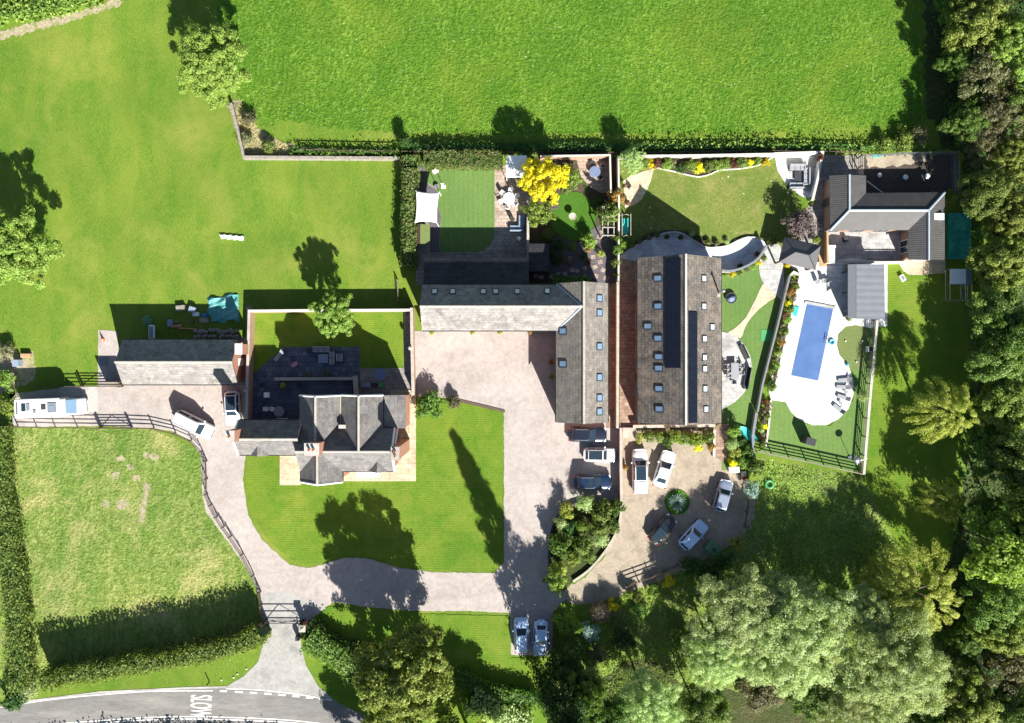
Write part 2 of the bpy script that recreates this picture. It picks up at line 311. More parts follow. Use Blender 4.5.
m,t,b,_=new_mat('glass'); b.inputs['Base Color'].default_value=(.02,.035,.05,1); b.inputs['Roughness'].default_value=.1; b.inputs['Specular IOR Level'].default_value=.35; b.inputs['Coat Weight'].default_value=.1
m,t,b,_=new_mat('sky_glass'); b.inputs['Base Color'].default_value=(.16,.25,.36,1); b.inputs['Roughness'].default_value=.08; b.inputs['Specular IOR Level'].default_value=.9; b.inputs['Coat Weight'].default_value=1
m,t,b,_=new_mat('bright_glass'); b.inputs['Base Color'].default_value=(.5,.6,.66,1); b.inputs['Roughness'].default_value=.15; b.inputs['Coat Weight'].default_value=.8
m,t,b,_=new_mat('solar'); co=co_(t); k=N(t,'TexBrick'); k.offset=0; k.inputs['Scale'].default_value=1; k.inputs['Brick Width'].default_value=.165; k.inputs['Row Height'].default_value=.165; k.inputs['Mortar Size'].default_value=.004
k.inputs['Color1'].default_value=(.006,.009,.018,1); k.inputs['Color2'].default_value=(.008,.012,.024,1); k.inputs['Mortar'].default_value=(.03,.034,.045,1); t.links.new(co,k.inputs[0]); t.links.new(k.outputs[0],b.inputs['Base Color']); b.inputs['Roughness'].default_value=.5; b.inputs['Specular IOR Level'].default_value=.08
m,t,b,_=new_mat('pool_cover'); co=co_(t); w_=N(t,'TexWave',wave_type='BANDS',bands_direction='Y'); w_.inputs['Scale'].default_value=1.2; w_.inputs['Distortion'].default_value=.1; t.links.new(co,w_.inputs[0])
c=ramp(t,noise(t,co,.5,6),[(.3,(.06,.125,.28)),(.7,(.095,.165,.35))]); t.links.new(c,b.inputs['Base Color']); b.inputs['Roughness'].default_value=.35; bump(t,b,w_.outputs['Fac'],.12,.02)
m,t,b,_=new_mat('polycarbonate'); b.inputs['Base Color'].default_value=(.72,.75,.76,1); b.inputs['Roughness'].default_value=.25
def paint(name,c,metal=.0,rough=.32):
    m,t,b,_=new_mat(name); f=noise(t,co_(t),30,2); t.links.new(ramp(t,f,[(.3,tuple(x*.94 for x in c)),(.7,c)]),b.inputs['Base Color']); b.inputs['Roughness'].default_value=rough; b.inputs['Metallic'].default_value=metal; b.inputs['Coat Weight'].default_value=.8; b.inputs['Coat Roughness'].default_value=.06
for n_,c_,me in (('car_white',(.76,.77,.78),0),('car_navy',(.012,.018,.034),.2),('car_blue',(.008,.022,.06),.2),('car_silver',(.42,.45,.50),.6),('car_pale_sky_tint',(.46,.62,.84),.0),('car_black',(.012,.013,.015),0),('car_grey',(.26,.31,.40),.3),('camper_white',(.72,.72,.72),0)): paint(n_,c_,me)  # the pale blue paint also carries sky reflection and bluish shade in its colour
m,t,b,_=new_mat('headlamp'); b.inputs['Base Color'].default_value=(.6,.62,.65,1); b.inputs['Roughness'].default_value=.1
m,t,b,_=new_mat('taillamp'); b.inputs['Base Color'].default_value=(.35,.02,.02,1); b.inputs['Roughness'].default_value=.2
# foliage
L={'ash':[(.09,.15,.025),(.16,.23,.04),(.25,.31,.075)],'broad':[(.035,.08,.014),(.07,.13,.022),(.12,.19,.035)],'oak':[(.075,.135,.016),(.13,.20,.026),(.19,.27,.045)],
 'willow':[(.14,.20,.07),(.23,.30,.12),(.37,.44,.23)],'olive':[(.07,.12,.018),(.14,.195,.035),(.25,.29,.08)],'golden':[(.17,.22,.03),(.28,.33,.06),(.42,.45,.12)],'yellow':[(.46,.42,.01),(.66,.59,.015),(.78,.72,.05)],
 'brown':[(.07,.085,.03),(.12,.125,.06),(.17,.165,.10)],'conifer':[(.012,.04,.008),(.025,.065,.012),(.045,.10,.02)],'purple':[(.06,.045,.045),(.10,.08,.08),(.16,.13,.13)],
 'spruce':[(.10,.17,.16),(.17,.25,.24),(.27,.36,.35)],'light':[(.09,.16,.025),(.15,.23,.04),(.23,.31,.07)],'hedge':[(.06,.105,.02),(.105,.16,.035),(.17,.23,.06)],
 'flower':[(.05,.11,.018),(.10,.17,.035),(.19,.15,.09)],'orange':[(.16,.09,.02),(.26,.14,.04),(.15,.16,.04)],'dark':[(.02,.055,.012),(.04,.09,.02),(.065,.125,.03)],
 'bramble':[(.06,.115,.02),(.125,.20,.035),(.24,.32,.07)],'straw':[(.22,.19,.09),(.34,.30,.17),(.42,.38,.25)],'heather':[(.12,.10,.09),(.19,.16,.14),(.27,.23,.2)],'redshrub':[(.09,.03,.025),(.16,.05,.045),(.07,.10,.025)],'pinkfl':[(.05,.11,.02),(.12,.13,.06),(.42,.30,.30)]}
FB={'yellow':1.05,'golden':1.15,'spruce':1.7,'conifer':1.0,'pinkfl':1.2,'ash':1.45}
for k_,v_ in L.items():
    f_=FB.get(k_,1.5); leaf('leaf_'+k_,[(min(.8,c[0]*f_*(1.02 if k_!='yellow' else 1)),min(.8,c[1]*f_),min(.8,c[2]*f_*1.05)) for c in v_])
# ---------------------------------------------------------------- foliage builders
def leaf_object(name,c,n,size,aspect,mat,parent=None,seed=1):
    """one mesh of many small leaf-cluster faces (a folded kite each)"""
    r=np.random.default_rng(seed); N_=len(c); n=n/np.linalg.norm(n,axis=1,keepdims=True)
    a=r.normal(size=(N_,3)); t=np.cross(n,a); t/=np.linalg.norm(t,axis=1,keepdims=True); b=np.cross(n,t)
    s=size[:,None]; w_=(size*aspect)[:,None]; up=n*s*.18
    v=np.stack([c-t*s*.5,c+b*w_*.5+up,c+t*s*.5,c-b*w_*.5+up],1).reshape(-1,3)
    me=bpy.data.meshes.new(name); me.vertices.add(4*N_); me.vertices.foreach_set('co',v.ravel().astype(np.float32))
    me.loops.add(4*N_); me.loops.foreach_set('vertex_index',np.arange(4*N_,dtype=np.int32)); me.polygons.add(N_)
    me.polygons.foreach_set('loop_start',np.arange(0,4*N_,4,dtype=np.int32)); me.materials.append(MT[mat]); me.update(calc_edges=True)
    return link(bpy.data.objects.new(name,me),parent)
def crown_points(r,Rx,Rz,zc,ncl,cr_,per,size,droop=0.0,cone=False,low=-.35,fill=.2):
    C=[];Nn=[];Z=[]
    lob=r.uniform(0,6.28,6); am=r.uniform(.05,.16,6)
    for k in range(ncl):
        while True:
            d=r.normal(size=3); d/=np.linalg.norm(d)
            if d[2]>low: break
        th=math.atan2(d[1],d[0]); f=1+sum(am[i]*math.sin((i+2)*th+lob[i]) for i in range(6))*.8
        rad=(1-r.uniform(0,1)**2*.45) if r.uniform()>fill else r.uniform(.2,.7)
        if cone:
            z=r.uniform(0,1); rr=(1-z)**.85*Rx*(.55+.45*r.uniform())+.12; cc=np.array([rr*math.cos(th),rr*math.sin(th),zc-Rz+2*Rz*z])
            cs=cr_*(.5+.8*(1-z))
        else: cc=np.array([d[0]*Rx*f*rad,d[1]*Rx*f*rad,zc+d[2]*Rz*rad]); cs=cr_*r.uniform(.6,1.25)
        m=int(per*r.uniform(.7,1.3)); q=r.normal(size=(m,3)); q/=np.linalg.norm(q,axis=1,keepdims=True)
        pos=cc+q*cs*(r.uniform(.45,1.05,(m,1)))*np.array([1,1,.75])
        if droop:
            o=np.array([cc[0],cc[1]])/max(1e-3,math.hypot(cc[0],cc[1])); tt=r.uniform(0,1,(m,1)); pos=cc+q*cs*.45+np.concatenate([o[None]*tt*cs*1.6,-tt*tt*cs*droop],1)
        nn=q*.8+np.array([0,0,.55])+r.normal(size=(m,3))*.45+d*.3
        C.append(pos);Nn.append(nn);Z.append(r.uniform(.65,1.35,m)*size)
    return np.concatenate(C),np.concatenate(Nn),np.concatenate(Z)
def trunk_mesh(r,h,rad,Rx,parent,limbs=6,start=.35):
    m=MB(); pts=[Vector((0,0,-.3))]
    for i in range(1,6): pts.append(Vector((r.normal()*.05*i,r.normal()*.05*i,h*.8*i/5)))
    for i in range(5): m.tube(pts[i],pts[i+1],rad*(1-.16*i),rad*(1-.16*(i+1)),7)
    for k in range(limbs):
        a=6.28*k/limbs+r.uniform(-.4,.4); z0=h*(start+.4*k/limbs); L_=Rx*r.uniform(.5,.8)
        p=Vector((0,0,z0)); q=p+Vector((math.cos(a)*L_*.5,math.sin(a)*L_*.5,L_*.35)); e=q+Vector((math.cos(a+.3)*L_*.5,math.sin(a+.3)*L_*.5,L_*.4))
        m.tube(p,q,rad*.45,rad*.28,6); m.tube(q,e,rad*.28,rad*.08,5)
    return m.build('trunk','bark',parent,smooth=True)
def make_tree(name,seed,Rx,height,mat,ncl,cr_,per,size,aspect=.6,Rz=None,zc=None,droop=0,cone=False,cat='tree',trad=None,low=-.35):
    r=np.random.default_rng(seed); root=thing(name,None,cat); Rz=Rz or height*.36; zc=zc or height-Rz
    trunk_mesh(r,height*.95,trad or height*.025,Rx,root)
    c,n,s=crown_points(r,Rx,Rz-cr_*.4,zc,ncl,cr_,per,size,droop,cone,low); leaf_object('crown',c,n,s,aspect,mat,root,seed)
    return dict(p=Proto(root),R=Rx+cr_*.3,h=height,zc=zc)
def make_shrub(name,seed,Rx,h,mat,ncl,per,size,aspect=.6,cat='shrub',cone=False,ball=False):
    r=np.random.default_rng(seed); root=thing(name,None,cat); m=MB()
    for k in range(4):
        a=k*1.57+r.uniform(0,1); m.tube((0,0,-.1),(math.cos(a)*Rx*.4,math.sin(a)*Rx*.4,h*.7),Rx*.05,Rx*.02,5)
    m.build('stem','bark',root)
    if ball:
        n_=ncl*per; q=r.normal(size=(n_,3)); q/=np.linalg.norm(q,axis=1,keepdims=True); q[:,2]=np.abs(q[:,2])*1.0-.25*r.uniform(size=n_)
        c=q*r.uniform(.86,1.02,(n_,1))*np.array([Rx,Rx,h*.62])+np.array([0,0,h*.38]); nn=q+r.normal(size=(n_,3))*.4; s=r.uniform(.7,1.3,n_)*size
    else: c,nn,s=crown_points(r,Rx*.8,h*.4,h*.55,ncl,Rx*.35,per,size,0,cone,-.2)
    leaf_object('foliage',c,nn,s,aspect,mat,root,seed)
    return dict(p=Proto(root),R=Rx,h=h,zc=h*.6)
def put(T,px,py,rpx,label,group=None,height=None,rz=None):
    """crown centre at photo pixel px,py with crown radius rpx pixels"""
    hh=height or T['h']*(rpx/S)/T['R']; sz=hh/T['h']; zc=T['zc']*sz; k=(H-zc)/H
    sx=(rpx/S*k)/T['R']; x,y,_=P(px,py,zc)
    return T['p'].at((x,y,0),RNG.uniform(0,6.28) if rz is None else rz,label,group,(sx,sx,sz))
def hedge(name,path,width,h,mat,label,size=.22,dens_=70,group=None,rag=.12,cat='hedge',flat=False):
    """path: pixels of the hedge top line, width in metres"""
    r=np.random.default_rng(int(abs(path[0][0]*7+path[0][1]*13+h*100))%99991); pts=[Vector(P(p[0],p[1],h)[:2]) for p in path]
    C=[];Nn=[];core=MB()
    for a,b in zip(pts[:-1],pts[1:]):
        d=b-a; Ln=d.length; u=d/Ln; v=Vector((-u.y,u.x)); area=Ln*(width+2*h); m=int(area*dens_)
        s=r.uniform(-.02,1.02,m)*Ln; q=r.uniform(0,width+2*h,m)
        und=.5+.5*np.sin(s*.9+a.x)+.3*np.sin(s*2.3); y=np.where(q<h,-width/2,np.where(q>h+width,width/2,q-h-width/2)); z=np.where(q<h,q,np.where(q>h+width,q-h-width,h))
        ny=np.where(q<h,-1.,np.where(q>h+width,1.,0.)); nz=np.where((q>=h)&(q<=h+width),1.,.25)
        if not flat:
            e=np.abs(y)/(width/2); z=np.where(nz==1,h-(e**3)*min(.5,h*.3),z)
        y=y*(1+(und-.5)*.25*(0 if flat else 1))+r.normal(size=m)*rag; z=z*(1-.12*und*(0 if flat else 1))+r.normal(size=m)*rag*(.4 if flat else 1)
        C.append(np.stack([a.x+u.x*s+v.x*y,a.y+u.y*s+v.y*y,np.maximum(z,.02)],1)); Nn.append(np.stack([v.x*ny,v.y*ny,nz],1)+r.normal(size=(m,3))*.45)
        c=(a+b)/2; core.box(c.x,c.y,0,Ln+.1,width*.72,h*.78,math.atan2(u.y,u.x))
    c=np.concatenate(C); n=np.concatenate(Nn); o0=np.array([pts[0].x,pts[0].y,0.])
    root=thing(name,label,cat,tuple(o0),0,group)
    leaf_object('foliage',c-o0,n,r.uniform(.6,1.4,len(c))*size,.65,mat,root,3)
    core.build('inner_growth','leaf_dark',root,off=o0); return root
def inside(poly,x,y):
    c=np.zeros(len(x),bool); n=len(poly)
    for i in range(n):
        x0,y0=poly[i];x1,y1=poly[(i+1)%n]
        if y0==y1: continue
        c^=((y0>y)!=(y1>y))&(x<(x1-x0)*(y-y0)/(y1-y0)+x0)
    return c
def cover(name,poly,mat,n,size,hmax,seed,aspect=.5,label=None,clump=2.0):
    """ground cover nobody could count: one mesh of stems and leaves"""
    r=np.random.default_rng(seed); p=[P(*q)[:2] for q in poly]; xs=[q[0] for q in p]; ys=[q[1] for q in p]
    x=r.uniform(min(xs),max(xs),n*3); y=r.uniform(min(ys),max(ys),n*3); k=inside(p,x,y)
    g=.5+.5*np.sin(x*1.3/clump+np.sin(y*.9)*2)*np.sin(y*1.7/clump+np.sin(x*.7)*2); k&=r.uniform(size=n*3)<(.25+.75*g); x=x[k][:n];y=y[k][:n];g=g[k][:n]
    z=r.uniform(.02,1,len(x))*hmax*(.3+g); c=np.stack([x,y,z],1); nn=r.normal(size=(len(x),3))*.6+np.array([0,0,1.]); o0=np.array([np.mean(xs),np.mean(ys),0])
    o=leaf_object(name,c-o0,nn,r.uniform(.6,1.4,len(x))*size,aspect,mat,None,seed); o.location=o0; return tag(o,label,name.replace('_',' '),None,'stuff')
# ---------------------------------------------------------------- structures
def wall(name,path,h,th,mat,label,coping='coping_stone',cat='wall',closed=False,group=None,cw=.03,ground=False):
    wall.n+=1; h+=.0023*(wall.n%17)
    q=[P(a,b,0 if ground else h) for a,b in path]
    if closed: q=q+[q[0]]
    root=thing(name,label,cat,(q[0][0],q[0][1],0),0,group); m=MB();c=MB()
    for i,(a,b) in enumerate(zip(q[:-1],q[1:])):
        L_=math.dist(a[:2],b[:2]); an=math.atan2(b[1]-a[1],b[0]-a[0]); z=.0015*(i%2)
        m.box((a[0]+b[0])/2,(a[1]+b[1])/2,0,L_+th*.98,th-z*2,h-.06-z,an); c.box((a[0]+b[0])/2,(a[1]+b[1])/2,h-.055-z,L_+th+cw-z,th+cw*2-z*2,.06,an)
    m.build('masonry',mat,root,off=root.location); c.build('coping',coping,root,off=root.location,bevel=.01); return root
wall.n=0
def fence(name,path,h,label,mat='fence_timber',rails=3,post=2.2,pw=.12,th=.04,cat='fence',boards=False,cap=None,group=None,rh=.1):
    q=[P(a,b,h) for a,b in path]; o0=(q[0][0],q[0][1],0); root=thing(name,label,cat,o0,0,group)
    rl=[MB() for _ in range(rails)]; bd=MB(); cp=MB(); pm=None; np_=0
    pb=MB().box(0,0,0,pw,pw,h+.05)
    for i,(a,b) in enumerate(zip(q[:-1],q[1:])):
        L_=math.dist(a[:2],b[:2]); an=math.atan2(b[1]-a[1],b[0]-a[0]); mx,my=(a[0]+b[0])/2,(a[1]+b[1])/2; z=.002*(i%2)
        if boards: bd.box(mx,my,.03,L_,th-z,h-.1,an)
        if cap: cp.box(mx,my,h-.01-z,L_+.02,cap-z*2,.045,an)
        for j in range(rails): rl[j].box(mx,my,(h-rh-.03)*(j+1)/rails-z,L_+.02,th-z,rh,an)
        k=max(1,round(L_/post))
        for j in range(k+(1 if i==len(q)-2 else 0)):
            x=a[0]+(b[0]-a[0])*j/k-o0[0]; y=a[1]+(b[1]-a[1])*j/k-o0[1]
            if pm is None: pm=pb.build('post',mat,root); o=pm
            else: o=pm.copy(); link(o,root)
            o.location=(x,y,0); o.rotation_euler=(0,0,an); np_+=1
    for m in rl: m.build('rail',mat,root,off=o0)
    if boards: bd.build('board_panel',mat,root,off=o0)
    if cap: cp.build('top_board',mat if cap<.25 else 'weathered_board',root,off=o0)
    return root
def gate(name,a,b,h,label,mat='fence_timber',bars=5):
    p=P(*a,h);q=P(*b,h); L_=math.dist(p[:2],q[:2]); an=math.atan2(q[1]-p[1],q[0]-p[0]); root=thing(name,label,'gate',(p[0],p[1],0),an)
    for x in (0,L_): MB().box(x,0,0,.2,.2,h+.15).build('gate_post',mat,root)
    for i in range(bars): MB().box(L_/2,0,.15+(h-.25)*i/(bars-1),L_-.25,.05,.09).build('bar',mat,root)
    for s,(x0,x1) in enumerate(((.15,L_/2),(L_/2,L_-.15))): 
        MB().tube((x0,.05,.2 if s==0 else h-.1),(x1,.05,h-.1 if s==0 else .2),.04,.04,4).build('brace',mat,root)
    return root
def facing(nx,ny): return math.atan2(ny,nx)+math.pi/2
def opening(root,off,x,y,z,w_,h_,nx,ny,kind='window',frame='white_paint',pane='glass'):
    """window or door on a wall at world x,y with outward normal nx,ny"""
    M=Matrix.Translation((x-off[0],y-off[1],z))@Matrix.Rotation(facing(nx,ny),4,'Z')
    f=MB(); t_=.07
    f.box(0,0,0,w_,.08,t_,0,M).box(0,0,h_-t_,w_,.08,t_,0,M).box(-w_/2+t_/2,0,t_+.001,t_,.078,h_-2*t_-.002,0,M).box(w_/2-t_/2,0,t_+.001,t_,.078,h_-2*t_-.002,0,M).box(0,0,t_+.002,.045,.07,h_-2*t_-.004,0,M)
    if kind=='door':
        d=MB().box(0,0,0,w_,.07,h_,0,M).build('door',frame,root); MB().box(w_*.35,-.06,h_*.45,.04,.06,.14,0,M).build('handle','steel',d); return d
    wn=f.build(kind,frame,root); MB().box(0,.01,t_,w_-2*t_,.03,h_-2*t_,0,M).build('pane',pane,wn)
    MB().box(0,-.05,-.07,w_+.16,.2,.065,0,M).build('sill','coping_stone',wn); return wn
class Gable:
    """pitched block: eaves outline given in photo pixels at eaves height"""
    def __init__(s,root,x0,x1,y0,y1,eave,ridge,axis,walls='red_brick',roof='slate',over=.25,barge=None,ridge_mat='coping_stone',wall=True,ridge_w=.28,rt=True,thick=.14):
        s.root=root; off=s.off=root.location; s.eave=eave; s.ridge=ridge; s.axis=axis
        a=P(x0,y1,eave); b=P(x1,y0,eave); s.X0,s.Y0,s.X1,s.Y1=a[0],a[1],b[0],b[1]
        X0,Y0,X1,Y1=s.X0,s.Y0,s.X1,s.Y1; cx,cy=(X0+X1)/2,(Y0+Y1)/2; s.cx,s.cy=cx,cy
        rm=roof+('_ew' if axis=='x' else '_ns') if roof+'_ew' in MT else roof
        s.half=(Y1-Y0)/2 if axis=='x' else (X1-X0)/2; s.k=(ridge-eave)/s.half
        m=MB()
        if axis=='x':
            m.slab([(X0,Y0,eave),(X1,Y0,eave),(X1,cy,ridge),(X0,cy,ridge)],thick); m.slab([(X0,Y1,eave),(X1,Y1,eave),(X1,cy,ridge),(X0,cy,ridge)],thick)
        else:
            m.slab([(X0,Y0,eave),(X0,Y1,eave),(cx,Y1,ridge),(cx,Y0,ridge)],thick); m.slab([(X1,Y0,eave),(X1,Y1,eave),(cx,Y1,ridge),(cx,Y0,ridge)],thick)
        s.roof=m.build('roof',rm,root,off=off)
        o=over; wx0,wy0,wx1,wy1=X0+o,Y0+o,X1-o,Y1-o; zt=eave-thick-.0+o*s.k*.98-.02
        if wall:
            w_=MB()
            if axis=='x':
                g=[(wy0,0),(wy1,0),(wy1,zt),(cy,ridge-thick-.03),(wy0,zt)]; n=5
                w_.add([(wx0,p[0],p[1]) for p in g]+[(wx1,p[0],p[1]) for p in g],[tuple(range(n-1,-1,-1)),tuple(range(n,2*n))]+[(i,(i+1)%n,(i+1)%n+n,i+n) for i in range(n)])
            else:
                g=[(wx0,0),(wx1,0),(wx1,zt),(cx,ridge-thick-.03),(wx0,zt)]; n=5
                w_.add([(p[0],wy0,p[1]) for p in g]+[(p[0],wy1,p[1]) for p in g],[tuple(range(n)),tuple(range(2*n-1,n-1,-1))]+[(i,i+n,(i+1)%n+n,(i+1)%n) for i in range(n)])
            s.w=w_.build('wall',walls,root,off=off)
        s.wx0,s.wx1,s.wy0,s.wy1=wx0,wx1,wy0,wy1
        if rt:
            r_=MB()
            if axis=='x': r_.tube((X0-.01,cy,ridge-.02),(X1+.01,cy,ridge-.02),ridge_w/2,n=6)
            else: r_.tube((cx,Y0-.01,ridge-.02),(cx,Y1+.01,ridge-.02),ridge_w/2,n=6)
            r_.build('ridge_tiles',ridge_mat,root,off=off)
        if axis=='x':
            for y in (Y0-.05,Y1+.05): MB().tube((X0+.05,y,eave-.12),(X1-.05,y,eave-.12),.055,n=6).build('gutter','black_paint',root,off=off)
        else:
            for x in (X0-.05,X1+.05): MB().tube((x,Y0+.05,eave-.12),(x,Y1-.05,eave-.12),.055,n=6).build('gutter','black_paint',root,off=off)
        if barge:
            bm=MB()
            ends=(X0,X1) if axis=='x' else (Y0,Y1)
            for e in ([ends[i] for i in barge]):
                for sgn in (-1,1):
                    sg=-.04 if e==ends[0] else .04
                    if axis=='x': p0=(e+sg,cy+sgn*s.half,eave-.04); p1=(e+sg,cy,ridge-.04)
                    else: p0=(cx+sgn*s.half,e+sg,eave-.04); p1=(cx,e+sg,ridge-.04)
                    bm.tube(p0,p1,.13,n=4)
            bm.build('bargeboard','white_paint',root,off=off)
    def z(s,x,y):
        d=abs(y-s.cy) if s.axis=='x' else abs(x-s.cx); return s.ridge-d*s.k
    def M(s,px,py,lift=0.0):
        """frame lying on the roof at photo pixel"""
        h=s.ridge
        for _ in range(12): x,y,_z=P(px,py,h); h=s.z(x,y)
        sl=math.atan(s.k)
        if s.axis=='x': rot=Matrix.Rotation(sl if y<s.cy else -sl,4,'X')
        else: rot=Matrix.Rotation(-sl if x<s.cx else sl,4,'Y')
        o=s.off; return Matrix.Translation((x-o[0],y-o[1],h))@rot@Matrix.Translation((0,0,lift))
    def skylight(s,px,py,w_,l_,pane='sky_glass'):
        M=s.M(px,py); f=MB(); t_=.07
        f.box(-w_/2+t_/2,0,0,t_,l_,.12,0,M).box(w_/2-t_/2,0,0,t_,l_,.12,0,M).box(0,-l_/2+t_/2,0,w_-2*t_,t_,.118,0,M).box(0,l_/2-t_/2,0,w_-2*t_,t_,.118,0,M)
        o=f.build('skylight','charcoal',s.root); MB().box(0,0,.02,w_-2*t_,l_-2*t_,.06,0,M).build('pane',pane,o); return o
def lean(root,pts,mat,wallmat='red_brick',thick=.14,name='roof'):
    """single-slope roof: world corner points, with walls below"""
    off=root.location; MB().slab(pts,thick).build(name,mat,root,off=off)
    c=Vector((sum(p[0] for p in pts)/len(pts),sum(p[1] for p in pts)/len(pts),0)); q=[(c.x+(p[0]-c.x)*.96,c.y+(p[1]-c.y)*.95,p[2]-thick-.03) for p in pts]
    n=len(q); ar=sum(q[i][0]*q[(i+1)%n][1]-q[(i+1)%n][0]*q[i][1] for i in range(n))
    if ar<0: q.reverse()
    if wallmat: MB().add([(p[0],p[1],0) for p in q]+q,[tuple(range(n-1,-1,-1)),tuple(range(n,2*n))]+[(i,(i+1)%n,(i+1)%n+n,i+n) for i in range(n)]).build('wall',wallmat,root,off=off)
def chimney(root,px,py,h,base,w_,d_,pots=2,mat='red_brick'):
    off=root.location; x,y,_=P(px,py,h); x-=off[0]; y-=off[1]
    c=MB().box(x,y,base,w_,d_,h-base-.25).box(x,y,h-.25,w_+.12,d_+.12,.16).build('chimney',mat,root)
    MB().box(x,y,h-.088,w_+.06,d_+.06,.09).build('cap','concrete',c)
    for i in range(pots):
        MB().lathe([(.14,0),(.12,.3),(.15,.34),(.15,.38),(.1,.38),(.09,.05)],12,x=x+(i-(pots-1)/2)*.45*(1 if w_>=d_ else 0),y=y+(i-(pots-1)/2)*.45*(0 if w_>=d_ else 1),z=h-.0).build('chimney_pot','clay_pot',c,smooth=True)
# ---------------------------------------------------------------- cars
def car_body(L_,W_,hood,belt,tail,xh,xw,xr,nose=.34):
    """lofted shell along x (nose at +x). hood/belt/tail heights; xh bonnet end, xw belt front, xr belt rear"""
    m=MB(); n=22; rows=[]
    for i in range(n+1):
        u=-1+2*i/n; x=u*L_/2; e=abs(u); w_=W_/2*(1-max(0,(e-.62)/.38)**2.6*(.30 if u>0 else .2))
        if e>.995: w_*=.93
        if x>xw: t=(x-xw)/(L_/2-xw); z=hood+(belt-hood)*max(0,1-t*6)-t**2.5*(hood-.62)*.8
        elif x<xr: t=(xr-x)/(xr+L_/2); z=tail+(belt-tail)*max(0,1-t*3)-t**4*(tail-.62)*.55
        else: z=belt
        zb=.22+.12*max(0,(e-.85)/.15); row=[]
        prof=[(-.93,zb),(-1,zb+.22),(-1,z*.62),(-.965,z*.86),(-.86,z*.965),(-.5,z+.015),(0,z+.03),(.5,z+.015),(.86,z*.965),(.965,z*.86),(1,z*.62),(1,zb+.22),(.93,zb)]
        rows.append([(x,w_*a,b) for a,b in prof])
    k=len(rows[0]); vs=[p for r_ in rows for p in r_]; fs=[(i*k+j,i*k+j+1,(i+1)*k+j+1,(i+1)*k+j) for i in range(n) for j in range(k-1)]
    fs+=[tuple((i+1)*k-1-0 if False else q for q in (i*k,(i+1)*k,(i+1)*k+k-1,i*k+k-1)) for i in range(n)]; fs+=[tuple(range(k)),tuple(range(n*k+k-1,n*k-1,-1))]
    return m.add(vs,fs)
